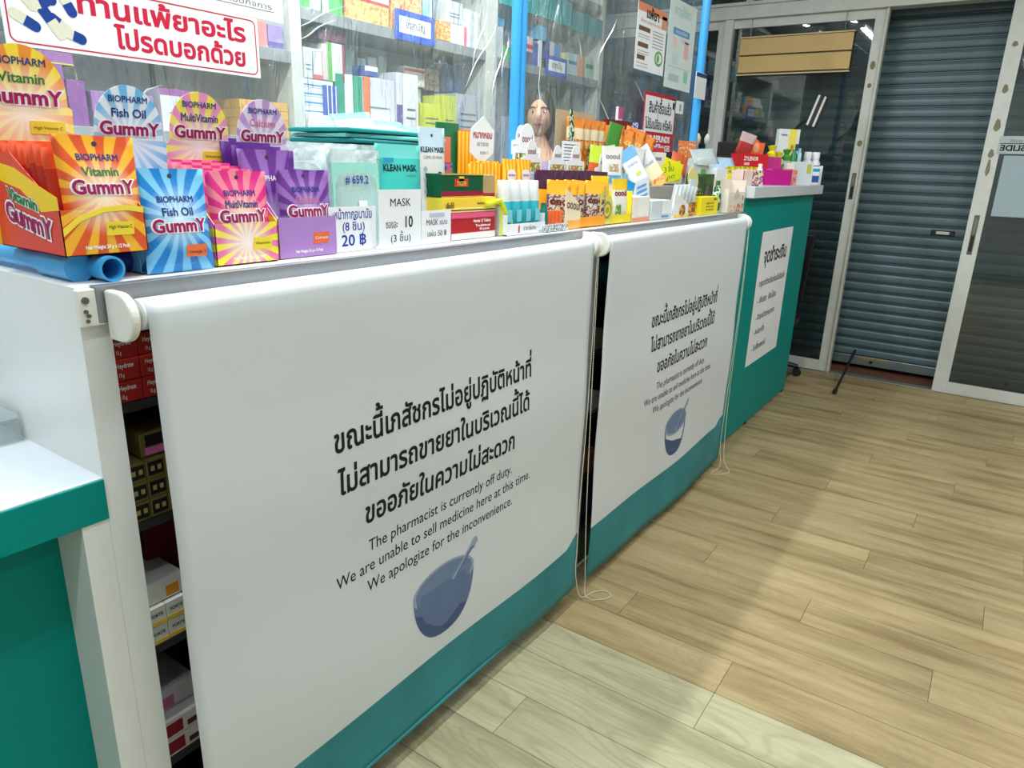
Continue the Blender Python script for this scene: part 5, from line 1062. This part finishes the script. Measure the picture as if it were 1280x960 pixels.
dbox('blank white box with faint grey-blue foot, between two sachet displays', 2.364, 2.545, 1.03, 1.12, 1.1775, 1.243, (226, 228, 226), parts=[((236, 236, 232), .52, .98, .28, 1.0), ((110, 150, 190), .5, .85, .08, .2)], mat=C((206, 212, 212), .4))
o, sf = pouch('striped_pack', 'white pack with blue wave stripes behind the blank white box', 'pack', .13, .135, .012, [C((226, 230, 232), .38)], (2.50, 1.127, 1.18), (0, R(-12), R(-4)), nx=8, nz=6, hole=False)
for k in range(3): rect(o, 'blue_wave', (-.005, sf(0, .09)-.001, .075+.018*k), .085-.01*k, .009, C((96, 150, 214)), up=(.15, 0, 1))
pbx = T('display_carton', 'white display box with round yellow-brown prints holding grey sachets', 'display box', (2.68, 1.03, 1.1775))
HP = blotch('honey_print', [(244, 190, 60), (236, 150, 50), (90, 50, 30), (250, 220, 120)], 50)
b = MB(); b.prism([(-.115, 0, 0), (.03, 0, 0), (.03, 0, .045), (-.06, 0, .078), (-.115, 0, .085)], (0, .0015, 0)); b.build('slanted_panel', C((236, 234, 228), .4), pbx); bx('front_panel', HP, .032, .115, 0, .0015, 0, .052, pbx); bx('base_panel', PAPER, -.115, .115, .002, .10, 0, .0015, pbx)
rect(pbx, 'round_print', (-.03, -.0004, .024), 0, 0, HP, pts=circ(.03, .022, 18)); rect(pbx, 'yellow_foot', (-.04, -.0001, .006), .148, .011, C((246, 210, 80)))
for i in range(8):
    pouch('grey_sachet', 'grey striped sachet, %s from the left in the honey-print display' % ORD[i], 'sachet', .05, .115, .004, stripes('grey_sachet_print', (176, 184, 186), (226, 230, 230), 60, 0), (2.625+.02*i, 1.055+.004*(i % 2), 1.18), (R(-8), R(14), R(-38)), 'grey sachets in the honey-print display', nx=4, nz=4, hole=False)
o, sf = pouch('foil_sachet', 'silver foil sachet with honey-coloured foot at right end of the sachet row', 'sachet', .06, .135, .008, [blotch('gold_foot', [(214, 200, 120), (190, 170, 80), (230, 220, 170)], 60), C((206, 214, 222), .3)], (2.80, 1.05, 1.18), (R(-4), R(3), R(-6)), split=[.3], nx=6, nz=6, hole=False)
dbox('bright yellow box with fine print standing before the dark green card', 2.835, 3.035, 1.025, 1.09, 1.1775, 1.247, (244, 222, 20), texts=[('tablets', .8, .82, .012, .04, INK), ('หญ้าดอกขาว', .5, .6, .010, .09, C((120, 110, 20))), ('dietary herb', .5, .42, .009, .09, C((120, 110, 20))), ('30 capsules', .5, .24, .009, .09, C((120, 110, 20)))])
dg = card('green_card', 'dark green display card with cream round top and gold specks', 'display card', 2.86, 3.07, 1.10, 1.178, 1.325, C((24, 62, 26), .4), th=.006)
b = MB(); b.prism([(a, 0, c) for a, c in circ(.062, .042, 24)], (0, .002, 0)); b.build('round_top', C((222, 214, 140), .4), dg, (.05, -.003, .135), (0, R(20), 0)); txt(dg, 'HERBAL', (.12, 0, .09), size=.012, width=.09, mat=C((190, 190, 150)))
for k in range(6): rect(dg, 'gold_speck', (.03+.03*k, -.0002, .078), .012, .005, C((190, 170, 40)))
b = MB(); b.lathe([(.022, 0), (.024, .004), (.026, .06), (.020, .10), (.012, .112, 1), (.012, .13, 1), (.011, .132, 1)], n=18, sy=.7); q = b.build('green_tube', [blotch('green_leaf_tube', [(10, 110, 50), (6, 80, 40), (210, 230, 200), (20, 140, 60)], 40), C((10, 100, 50), .3)], None, (3.066, 1.045, 1.178), smooth=True); tag(q, 'green and white leaf-print tube with green cap beside the beige box', 'tube')
bb = T('display_carton', 'beige open display box with red and orange fruit print at far end of counter', 'display box', (3.21, 1.005, 1.1775))
BEI = C((232, 220, 206), .4)
bx('front_panel', BEI, -.11, .118, 0, .0015, 0, .085, bb); bx('back_panel', BEI, -.11, .118, .07, .0715, 0, .14, bb); bx('side_panel', BEI, .1165, .118, .0015, .07, 0, .135, bb); bx('side_panel', BEI, -.11, -.1085, .0015, .07, 0, .10, bb)
bx('base_panel', BEI, -.11, .118, 0.0015, .07, 0, .0015, bb); rect(bb, 'fruit_print', (.055, -.0003, .02), .10, .034, blotch('red_fruit', [(190, 60, 50), (226, 150, 90), (232, 220, 206), (150, 40, 40)], 45)); rect(bb, 'orange_print', (-.05, -.0003, .018), .09, .03, blotch('amber_fruit', [(240, 190, 110), (232, 220, 206), (226, 160, 80)], 40))
b = MB(); b.prism([(0, 0, 0), (.09, 0, .01), (.03, 0, .05)], (0, .001, 0)); b.build('torn_flap', C((206, 196, 180), .4), bb, (-.04, -.002, .055)); rect(bb, 'slot', (.09, -.0002, .06), .008, .02, BLACK)
# second tier: sachets and packs leaning on the step
o, sf = pouch('candy_pouch', 'white upright pouch with blue block print standing left of the tilted sachets', 'pouch', .095, .155, .014, [C((226, 224, 222), .38)], (2.245, 1.128, 1.262), (R(-4), 0, R(-20)), nx=8, nz=8, hole=False)
rect(o, 'blue_block', (0, -.0095, .05), .06, .024, C((80, 160, 210))); txt(o, 'oooul', (0, -.01, .115), size=.024, width=.065, mat=C((130, 120, 120)), bold=.03, surf=sf); rect(o, 'nut_print', (0, -.0098, .088), .04, .02, blotch('nut_print', [(226, 224, 222), (190, 160, 110), (226, 224, 222)], 70))
bx('small_riser', pm('grey_card', (150, 146, 140), .7), 2.20, 2.345, 1.122, 1.165, 1.1775, 1.262); bpy.data.objects['small_riser'].name = 'small_riser'; tag(bpy.data.objects['small_riser'], 'small grey block under the white pouch with the blue block print', 'riser')
def leaner(label, x, y, z, w, h, tilt, mats, split, rz=-35, name='long_sachet'):
    o, sf = pouch(name, label, 'sachet', w, h, .010, mats, (x, y, z), (R(-10), R(tilt), R(rz)), split=split, nx=8, nz=8, hole=False); return o, sf
o, sf = leaner('long white and blue sachet with yellow foot leaning left over the boxes', 2.54, 1.15, 1.286, .075, .15, -30, [C((244, 214, 60), .38), C((228, 234, 234), .38), C((110, 170, 220), .35)], [.12, .72]); txt(o, 'oats', (0, -.008, .085), size=.02, width=.045, mat=C((110, 150, 190)), surf=sf); rect(o, 'yellow_print', (.005, -.0068, .05), .02, .012, C((214, 214, 80)))
o, sf = leaner('long silver-white sachet with orange nut print leaning left, behind the blue one', 2.76, 1.17, 1.286, .07, .17, -34, [blotch('orange_nuts', [(240, 150, 80), (244, 200, 120), (230, 120, 60)], 50), C((238, 230, 190), .38), C((216, 218, 220), .3)], [.22, .55]); txt(o, 'nuts', (0, -.008, .095), size=.018, width=.04, mat=GREYINK, surf=sf)
o, sf = leaner('crumpled silver wrapper behind the two leaning sachets', 2.62, 1.23, 1.30, .08, .13, 10, [C((196, 196, 192), .3)], [])
o, sf = leaner('clear pale wrapper between the white pouch and the blue sachet', 2.42, 1.22, 1.286, .08, .14, -10, [C((214, 220, 216), .3), C((170, 200, 120), .35)], [.8])
for i, (tl, dz) in enumerate(((14, 0), (-10, -.035))):
    o = card('price_note', ['fluorescent yellow note with green pen marks, upper of the crossed pair', 'fluorescent yellow note with green pen marks, lower of the crossed pair'][i], 'note', 2.83, 2.95, 1.205-.004*i, 1.325+dz, 1.40+dz, C((238, 234, 20), .5), rot=(0, R(tl), R(-18)))
    txt(o, ['20 ฿', '3 ชิ้น'][i], (.05, 0, .042), size=.03, width=.06, mat=GREENINK, bold=.01); txt(o, ['ราคา', 'ลด'][i], (.06, 0, .012), size=.025, width=.05, mat=GREENINK)
for i in range(2): pouch('round_pack', 'orange-red glossy pack right of the yellow notes, %s one' % ['nearer', 'farther'][i], 'pack', .07, .085, .016, [C((214, 96, 54), .3)], (3.03+.05*i, 1.23, 1.335-.012*i), (R(-5), R(14), R(-25)), 'orange-red packs by the notes', nx=6, nz=6, hole=False)
card('shelf_card', 'pale grey shelf-edge card under the orange-red packs', 'card', 2.96, 3.10, 1.22, 1.29, 1.332, C((206, 206, 208)), th=.03)
o = card('orange_card', 'orange speckled standing card at the foot of the far blue post', 'card', 3.22, 3.34, 1.30, 1.40, 1.475, blotch('orange_speckle', [(236, 150, 90), (226, 120, 60), (244, 190, 140)], 60), rot=(0, 0, R(-20))); bx('card_stand', BLACK, .0, .11, .002, .03, -.1145, -.0, o)
# snack packs near the sheet
GRN = blotch('green_speckled_card', [(14, 96, 60), (10, 80, 50), (220, 230, 200), (16, 104, 64)], 60)
sn = T('display_carton', 'green speckled display box holding orange-brown snack sachets, leftmost behind card', 'display box', (2.235, 1.30, 1.3005))
b = MB(); b.prism([(0, 0, 0), (0, 0, .235), (.012, 0, .235), (.03, 0, .19), (.035, 0, .15), (.05, 0, .10), (.05, 0, 0)], (0, .0015, 0)); b.build('side_panel', GRN, sn); bx('back_panel', C((190, 170, 134), .5), 0, .27, .055, .057, 0, .235, sn); bx('base_panel', GRN, 0, .27, 0, .055, 0, .0015, sn); bx('front_panel', GRN, .14, .24, -.002, 0, 0, .12, sn)
BRN = blotch('orange_brown_snack', [(214, 120, 40), (170, 80, 30), (226, 150, 60), (200, 170, 120)], 45)
for i in range(4):
    o, sf = pouch('snack_sachet', 'orange-brown snack sachet with cream label, %s from left in green box' % ORD[i], 'sachet', .075, .21, .012, [BRN, C((214, 196, 160), .38), C((206, 120, 40), .38)], (2.295+.055*i, 1.315+.005*(i % 2), 1.303), (R(-4), R(4), R(-30)), 'snack sachets in the green box', split=[.66, .84], nx=6, nz=8, hole=False)
c = card('price_card', 'small white printed price card in front of the green speckled snack box', 'price card', 2.115, 2.235, 1.255, 1.355, 1.428)
for k in range(6): rect(c, 'text_line', (.06, 0, .012+.01*k), .095, .003, GREYINK)
for i in range(3):
    o, sf = pouch('snack_sachet', ['lime and orange snack sachet, front one between the two snack clusters', 'green snack sachet standing at the left side of the orange cluster', 'white-and-green snack sachet low before the orange cluster'][i], 'sachet', .06, [.12, .21, .10][i], .012, [[C((210, 90, 50), .38), C((190, 214, 60), .38)], [C((70, 150, 40), .38), C((60, 130, 40), .38)], [C((180, 200, 150), .38), C((110, 170, 70), .38)]][i], ([2.36, 2.52, 2.50][i], [1.262, 1.30, 1.235][i], 1.303 if i < 2 else 1.29), (R(-3), R([6, 12, -6][i]), R(-30)), split=[.5], nx=6, nz=6, hole=False)
OR3 = blotch('orange_snack_big', [(224, 120, 30), (232, 140, 50), (200, 96, 30)], 12)
for i in range(5):
    o, sf = pouch('snack_sachet', 'large orange snack pack with picture, %s from left in fanned cluster' % ORD[i], 'sachet', .10, .195+.01*(i % 2), .014, [OR3], (2.565+.046*i, 1.325-.006*i, 1.30 if i else 1.3005), (R(-4), R(-6+7*i), R(-32)), 'fanned orange snack packs', nx=6, nz=8, hole=False)
    rect(o, 'picture_block', (0, -.0095, .095), .045, .05, blotch('noodle_print', [(90, 60, 40), (220, 200, 150), (110, 150, 70)], 60)); txt(o, 'SNACK', (0, -.01, .14), size=.02, width=.07, mat=C((250, 214, 120)), bold=.04, surf=sf)
b = MB(); b.lathe([(.06, 0), (.10, .03), (.125, .22), (.128, .225), (.12, .222)], n=28, sy=.25); tag(b.build('red_bowl', pm('dark_red_plastic', (120, 40, 36), .35), None, (2.72, 1.355, 1.30), smooth=True), 'dark red bowl rim showing behind the orange snack packs', 'bowl')
BLP = blotch('blue_white_letters', [(70, 90, 170), (220, 222, 230), (60, 80, 160), (206, 200, 214)], 55)
for i in range(4): dbox('small blue and white printed box, %s from left before the refund sign' % ORD[i], 2.76+.055*i, 2.812+.055*i, 1.325-.01*i, 1.36-.01*i, 1.286, 1.525-.025*i, (90, 100, 180), name='printed_box', mat=BLP, rot=-25, grp='blue printed boxes before refund sign')
dbox('pink and white slim box standing highest above the blue printed boxes', 2.715, 2.755, 1.36, 1.372, 1.286, 1.58, (214, 196, 214), parts=[((190, 90, 130), 0, 1, .85, 1)], mat=C((214, 206, 222), .4))
dbox('red panel box with white square mark in front of the refund sign', 2.90, 3.0, 1.29, 1.31, 1.286, 1.435, (200, 56, 60), parts=[((230, 226, 224), .3, .55, .55, .75)], rot=-20)
dbox('black-topped white tub box before the right half of refund sign', 3.01, 3.10, 1.27, 1.31, 1.286, 1.42, (196, 200, 200), parts=[((40, 52, 60), 0, 1, .7, 1)], rot=-20)
dbox('white patterned box at the top of the silver wrapper, by the yellow notes', 2.86, 2.95, 1.255, 1.27, 1.286, 1.415, (230, 226, 222), parts=[((160, 130, 150), .3, .7, .75, .85)], rot=-20)
# clutter between front counter end and far counter
for i, (x0, x1, y0, y1, z0, z1, c, lb) in enumerate([(3.10, 3.20, 1.12, 1.2, 1.286, 1.335, (60, 96, 50), 'low dark green box left of the cream round top'), (3.12, 3.25, 1.17, 1.26, 1.286, 1.372, (206, 206, 200), 'grey-white box with red and green lines, behind the cream round top'),
        (3.22, 3.31, 1.10, 1.2, 1.286, 1.36, (226, 226, 228), 'plain white box right of the dark green card'), (3.345, 3.43, 1.02, 1.08, 1.2875, 1.355, (232, 206, 196), 'pale peach box with red side at left end of the white slab'), (3.44, 3.55, 1.03, 1.09, 1.2875, 1.36, (226, 208, 214), 'peach-edged white box next to pale peach box on slab'),
        (3.60, 3.78, 1.26, 1.33, 1.2875, 1.415, (228, 232, 236), 'upright white box behind the yellow packs on the slab')]):
    dbox(lb, x0, x1, y0, y1, z0, z1, c, rot=-12, parts=[((200, 80, 70), 0, .08, 0, 1)] if i in (3, 4) else ([((170, 50, 60), .1, .3, .4, .6), ((90, 160, 80), .5, .8, .5, .8)] if i == 1 else ()))
for i in range(4):
    o, sf = pouch('clear_packet', ['pale blue and white flat packet, highest behind the round top card', 'silver clear packet with green leaf, left of pale blue one', 'grey clear packet lying across the white boxes', 'pale green-grey packet tip pointing right above the slab'][i], 'packet', .15, .075, .012, [[C((170, 200, 226), .3)], [C((190, 200, 196), .3)], [C((170, 180, 180), .3)], [C((186, 200, 190), .3)]][i], ([3.50, 3.24, 3.20, 3.62][i], [1.16, 1.24, 1.15, 1.24][i], [1.30, 1.33, 1.375, 1.33][i] if i not in (0, 3) else [1.34, 0, 0, 1.35][i]), (R(-30), R([-6, -10, -4, 8][i]), R(-25)), nx=6, nz=5, hole=False)
for i in range(7):
    o, sf = pouch('yellow_sachet', 'bright yellow sachet, %s from left in the row on the white slab' % ORD[i], 'sachet', .05, .085, .008, [C((236, 220, 30), .35), blotch('yellow_green_fold', [(240, 226, 30), (190, 180, 20), (90, 110, 30)], 60)], (3.50+.035*i, 1.14-.012*i, 1.2875), (R(-4), R(6*(i % 2)), R(-40)), 'yellow sachets in a row', split=[.6], nx=4, nz=4, hole=False)
# --- on the far white slab (things turned towards the room)
Z2 = 1.2875
def fbox(label, x, y, w, d, z0, h, col, rz=-35, parts=(), texts=(), mat=None, name='medicine_carton', grp=None, sides=()):
    o = dbox(label, x-w/2, x+w/2, y, y+d, z0, z0+h, col, name=name, rot=rz, parts=parts, texts=texts, mat=mat, grp=grp, sides=sides); return o
fbox('magenta long carton at the front edge of the white slab', 3.93, .995+.03, .20, .06, Z2, .083, (196, 24, 136), rz=-25, parts=[((226, 90, 170), .02, .2, .9, .97), ((240, 150, 70), .6, .95, .93, .98)])
fbox('multicoloured small carton right of the magenta long carton', 4.10, 1.0+.01, .09, .05, Z2, .08, (190, 80, 110), rz=-35, mat=blotch('pink_multi', [(190, 40, 110), (214, 150, 150), (226, 120, 60), (200, 190, 190)], 50))
bx('slab_riser', pm('dark_card', (70, 60, 62), .6), -.16, .14, 0, .10, 0, .064, loc=(3.86, 1.10, Z2), rot=(0, 0, R(-25))); tag(bpy.data.objects['slab_riser'], 'dark red-brown block under the red lozenge carton on the slab', 'riser')
fbox('red carton with white capital letters stacked behind the magenta one', 3.80, 1.12, .175, .08, Z2+.065, .085, (206, 30, 36), rz=-30, parts=[((120, 60, 60), 0, 1, 0, .1)], texts=[('ZYLENOR', .35, .62, .026, .095, WHITEINK), ('500', .2, .35, .018, .035, WHITEINK)])
fbox('purple-pink carton with pale figure right of the red carton', 3.96, 1.07, .10, .06, Z2+.01, .13, (190, 50, 130), rz=-35, parts=[((222, 170, 190), .2, .9, 0, .5)])
o, sf = pouch('red_packet', 'tall tilted red packet with white marks above the red carton', 'packet', .085, .115, .012, [C((170, 50, 48), .38), C((196, 170, 168), .38)], (3.86, 1.21, Z2+.14), (0, R(16), R(-50)), split=[.6], nx=6, nz=6, hole=False)
bx('slab_riser_back', pm('dark_card', (70, 60, 62), .6), -.2, .2, 0, .08, 0, .138, loc=(3.98, 1.20, Z2), rot=(0, 0, R(-25))); bpy.data.objects['slab_riser_back'].name = 'tall_riser'; tag(bpy.data.objects['tall_riser'], 'taller dark block carrying the upright packets on the slab', 'riser')
b = MB(); b.prism([(-.04, 0, 0), (.038, 0, 0), (.046, 0, .07), (.02, 0, .07), (-.022, 0, .105), (-.034, 0, .1)], (0, .012, 0)); o = b.build('orange_leaf_pack', C((240, 104, 50), .4), None, (4.0, 1.18, Z2+.14), (0, 0, R(-55)), bevel=.001); tag(o, 'pointed orange pack with pale border right of the tilted red packet', 'pack'); rect(o, 'pale_oval', (0, -.0004, .045), 0, 0, C((246, 170, 130)), pts=circ(.016, .026, 16))
for i in range(3):
    b = MB(); b.lathe([(.001, 0), (.022, .004), (.024, .02), (.012, .034), (.020, .05), (.023, .058), (.001, .064)], n=12); tag(b.build('lemon_bottle', [C([(236, 220, 30), (226, 214, 40), (70, 140, 60)][i], .3)], None, (4.12+.04*i, 1.13-.03*i, Z2+[.14, .11, .125][i]), smooth=True), ['lemon-shaped yellow bottle, left above the purple-pink carton', 'lemon-shaped yellow bottle, lower middle of three fruit bottles', 'green fruit-shaped bottle beside the yellow lemon bottles'][i], 'bottle')
fbox('block of dark cartons under the lemon-shaped bottles', 4.15, 1.11, .14, .06, Z2, .108, (120, 110, 60), rz=-40, mat=blotch('yellow_green_mix', [(226, 210, 60), (80, 140, 70), (230, 226, 200), (236, 140, 50)], 45))
fbox('tall white and yellow carton with small navy corner, highest on the slab', 4.40, 1.12, .13, .03, Z2, .30, (226, 228, 222), rz=-45, parts=[((240, 220, 90), .5, .85, 0, 1), ((230, 160, 60), .62, .82, .6, .72), ((50, 60, 110), .85, 1, .62, .74)], texts=[('Vitamin', .25, .88, .016, .04, NAVY)])
fbox('slim white carton with orange foot left of the green one', 4.18, 1.035, .045, .03, Z2, .115, (232, 232, 222), rz=-40, parts=[((236, 140, 40), 0, 1, 0, .3)])
b = MB(); b.lathe([(.018, 0), (.019, .004), (.019, .16), (.010, .175), (.010, .19)], n=14); tag(b.build('green_bottle', [C((20, 120, 60), .25)], None, (4.36, 1.07, Z2), smooth=True), 'dark green slim bottle between yellow bottles and pale blue vial', 'bottle')
b = MB(); b.lathe([(.014, 0), (.015, .004), (.015, .17), (.009, .18), (.009, .2)], n=14); tag(b.build('pale_vial', [C((160, 206, 216), .15)], None, (4.47, 1.07, Z2), smooth=True), 'pale blue slim vial beside the dark green bottle', 'bottle')
fbox('white carton with yellow-green corner in front of the capped white bottles', 4.33, .99+.02, .15, .05, Z2, .125, (214, 220, 226), rz=-40, parts=[((190, 190, 80), .72, .9, .5, .9)])
def pill(label, x, y, z, r, h, lab=None, cap=None):
    b = MB(); b.lathe([(r*.94, 0), (r, .004), (r, h*.68), (r*.72, h*.76), (r*.72, h*.78, 1), (r*.8, h*.785, 1), (r*.8, h*.985, 1), (r*.74, h, 1)], n=22); o = b.build('pill_bottle', [C((230, 234, 236), .35), CAP], None, (x, y, z), smooth=True); tag(o, label, 'bottle')
    if lab:
        b = MB(); b.lathe([(r*1.01, h*.2), (r*1.01, h*.6)], n=22); b.build('wrap_label', C(lab), o, smooth=True)
    return o
pill('white pill bottle with white cap, left of the pair at slab end', 4.60, 1.05, Z2, .027, .185); pill('white pill bottle with navy label, right of the pair at slab end', 4.66, 1.02-.0, Z2, .030, .185, (90, 110, 160))
fbox('white box with blue and navy bands at the right front corner of slab', 4.57, .975+.03, .085, .05, Z2, .105, (232, 236, 240), rz=-55, parts=[((40, 150, 200), 0, 1, .72, .88), ((40, 90, 160), 0, 1, .15, .5)])
fbox('plain white box behind the blue-banded box at slab corner', 4.665, .995, .05, .035, Z2, .11, (226, 230, 230), rz=-70)
b = MB(); b.lathe([(.020, 0), (.022, .003), (.022, .012), (.014, .02), (.016, .06), (.013, .075), (.009, .078), (.0095, .1)], n=14); tag(b.build('cream_tube', [C((238, 230, 236), .3)], None, (3.56, 1.02, Z2), smooth=True), 'white tube standing on gold foot left of the magenta carton', 'tube')
fbox('small purple and gold carton left of the white tube on the slab', 3.46, 1.0, .075, .04, Z2, .07, (190, 120, 170), rz=-30, mat=blotch('purple_gold', [(214, 150, 200), (120, 60, 120), (236, 214, 150), (226, 200, 214)], 50))
# black device screens behind
mn = T('monitor', 'black monitor seen from the back between yellow sachets and red carton', 'monitor', (4.22, 1.36, Z2)); bx('screen', BLACK, -.10, .10, 0, .02, .03, .22, mn, .003); bx('stand', BLACK, -.02, .02, .0, .05, 0, .05, mn); mn.rotation_euler = (0, 0, R(-55))
ds = T('customer_display', 'black slanted display edge on a thin arm above the pill bottles', 'display', (4.68, 1.10, Z2))
b = MB(); b.tube([(0, .12, 0), (0, .12, .26), (0, .02, .36), (0, -.035, .40)], .008, 8); b.build('arm', BLACK, ds, smooth=True); bx('base', BLACK, -.05, .05, .08, .16, 0, .012, ds, .002)
sc_ = bx('screen', BLACK, -.015, .015, -.035, .035, -.09, .09, ds, .003, loc=(0, -.045, .415), rot=(R(16), 0, 0))
for y in (-.024, .012): bx('silver_strip', C((214, 214, 206), .3), -.0165, -.015, y, y+.012, -.085, .085, sc_)
pf = T('pump_bottle', 'black curved pump heads behind the capped white bottles', 'bottle', (4.60, 1.22, Z2))
b = MB(); b.lathe([(.03, 0), (.032, .004), (.032, .14), (.012, .155), (.012, .18)], n=16); b.build('bottle_body', C((60, 66, 70), .3), pf, smooth=True); b = MB(); b.tube([(0, 0, .18), (0, 0, .205), (-.02, -.03, .21), (-.03, -.055, .2)], .007, 8); b.build('pump_head', BLACK, pf, smooth=True)
pf2 = T('pump_bottle', 'white and silver pump heads left of the black ones on the slab', 'bottle', (4.50, 1.22, Z2)); b = MB(); b.lathe([(.026, 0), (.028, .004), (.028, .15), (.01, .165), (.01, .19)], n=16); b.build('bottle_body', C((150, 160, 164), .3), pf2, smooth=True); b = MB(); b.tube([(0, 0, .19), (0, 0, .212), (-.02, -.03, .216), (-.028, -.05, .208)], .006, 8); b.build('pump_head', C((190, 196, 200), .3), pf2, smooth=True)
# blue tub with small bottles at the foot of the blue post
tb = T('blue_tub', 'blue tub beside the far blue post holding two small brushes', 'tub', (3.80, 1.41, Z2)); b = MB(); b.lathe([(.055, 0), (.06, .004), (.066, .17), (.062, .17), (.055, .01)], n=22); b.build('tub_body', C((60, 120, 180), .35), tb, smooth=True)
for i, (x, y) in enumerate(((-.03, .01), (.03, -.02))):
    b = MB(); b.lathe([(.006, .02), (.007, .19), (.014, .2), (.016, .225), (.006, .245)], (x, y, 0), n=10); tag(b.build('small_brush', [C([(206, 190, 150), (190, 200, 190)][i], .4)], None, (3.80, 1.41, Z2), smooth=True), ['cream-headed brush standing left in the blue tub', 'pale green-headed brush standing right in the blue tub'][i], 'brush')

# ================================================================== GOODS INSIDE THE CABINETS (seen in the gaps)
GOLDB = C((118, 104, 56), .35)
for r_ in range(3):
    for c_ in range(3):
        o = dbox(['dark gold box, bottom row of left gap stack, %s from left', 'dark gold box, middle row of left gap stack, %s from left', 'dark gold box, top full row of left gap stack, %s from left'][r_] % ORD[c_], .489+.030*c_, .518+.030*c_, 1.022, 1.15, .8005+.0325*r_, .832+.0325*r_, (0, 0, 0), name='gold_box', mat=GOLDB, grp='dark gold boxes, left gap, row %d' % (r_+1))
        rect(o, 'black_field', (0, -.0002, .016), .024, .022, BLACK); rect(o, 'gold_mark', (-.005, -.0008, .016), .006, .008, C((170, 160, 100))); rect(o, 'gold_mark', (.006, -.0008, .016), .006, .008, C((170, 160, 100)))
o = dbox('larger dark gold box with pink sticker on top of the gold stack', .518, .58, 1.03, 1.16, .8985, .937, (0, 0, 0), name='gold_box', mat=GOLDB); rect(o, 'pink_sticker', (0, -.001, .009), .05, .012, C((214, 110, 170))); rect(o, 'black_field', (0, -.0002, .026), .045, .018, BLACK)
for r_ in range(3):
    for c_ in range(2):
        o = dbox(['red ointment box, bottom row under the counter top, %s column', 'red ointment box, middle row under the counter top, %s column', 'red ointment box, top row under the counter top, %s column'][r_] % ['left', 'right'][c_], .488+.043*c_, .530+.043*c_, 1.022, 1.08, .9955+.0335*r_, 1.028+.0335*r_, (190, 44, 40), name='ointment_box', texts=[('Heydrate', .45, .6, .010, .026, WHITEINK), ('15 g', .3, .2, .008, .008, WHITEINK)], grp='red ointment boxes, row %d' % (r_+1))
for r_ in range(2):
    for c_ in range(2):
        o = dbox(['white and yellow box, lower row of left gap third shelf, %s column', 'white and yellow box, upper row of left gap third shelf, %s column'][r_] % ['left', 'right'][c_], .488+.034*c_, .521+.034*c_, 1.022, 1.15, .5755+.034*r_, .6085+.034*r_, (214, 214, 206), name='tablet_box', parts=[((226, 190, 70), 0, 1, 0, .22)], texts=[('FORTE', .5, .5, .008, .022, INK)], grp='white and yellow boxes, left gap, row %d' % (r_+1))
o = dbox('white box with orange flower lying on top of the white and yellow ones', .498, .56, 1.03, 1.16, .6445, .683, (220, 220, 214), name='tablet_box', parts=[((230, 150, 50), .5, .85, .1, .6)])
dbox('dark red upright box behind in the third shelf of left gap', .54, .60, 1.10, 1.16, .5755, .76, (120, 24, 28), name='tablet_box')
for r_ in range(2):
    dbox(['white box with maroon arch, lower one on the bottom shelf of left gap', 'white box with maroon arch, upper one on the bottom shelf of left gap'][r_], .488, .57, 1.022, 1.12, .3455+.036*r_, .380+.036*r_, (214, 208, 206), name='capsule_box', parts=[((140, 30, 50), .05, .45, .15, .85), ((90, 50, 50), .55, .95, .2, .5)])
dbox('white box with pink and maroon lid face, stacked third on the bottom shelf', .488, .57, 1.05, 1.15, .4185, .46, (206, 196, 200), name='capsule_box', parts=[((190, 110, 150), .05, .5, .1, .6)])
dbox('dark red carton at the back of the bottom shelf of left gap', .50, .62, 1.18, 1.26, .3455, .53, (110, 24, 30), name='capsule_box')
for i, (z, h, c, lb) in enumerate([(.9855, .075, (34, 110, 120), 'teal ribbed carton at top of the middle gap'), (.9855, .12, (20, 80, 92), 'dark teal carton behind, top of the middle gap'), (.7755, .06, (150, 150, 130), 'grey-beige carton on the second shelf in middle gap'), (.7755, .14, (90, 96, 80), 'olive grey carton behind, second shelf in middle gap'), (.5655, .05, (214, 220, 222), 'white pack on the third shelf in middle gap'), (.5655, .12, (40, 100, 160), 'blue carton behind, third shelf in middle gap'), (.3455, .06, (190, 110, 80), 'orange-brown carton on the fourth shelf in middle gap'), (.3455, .13, (36, 46, 90), 'navy carton behind, fourth shelf in middle gap'), (.1605, .11, (30, 36, 70), 'dark navy carton on the lowest shelf in middle gap')]):
    y = 1.035 if i % 2 == 0 else 1.12
    dbox(lb, 1.935, 2.10, y, y+.07, z, z+h, c, name='stock_carton')

bpy.data.objects.remove(_fo)
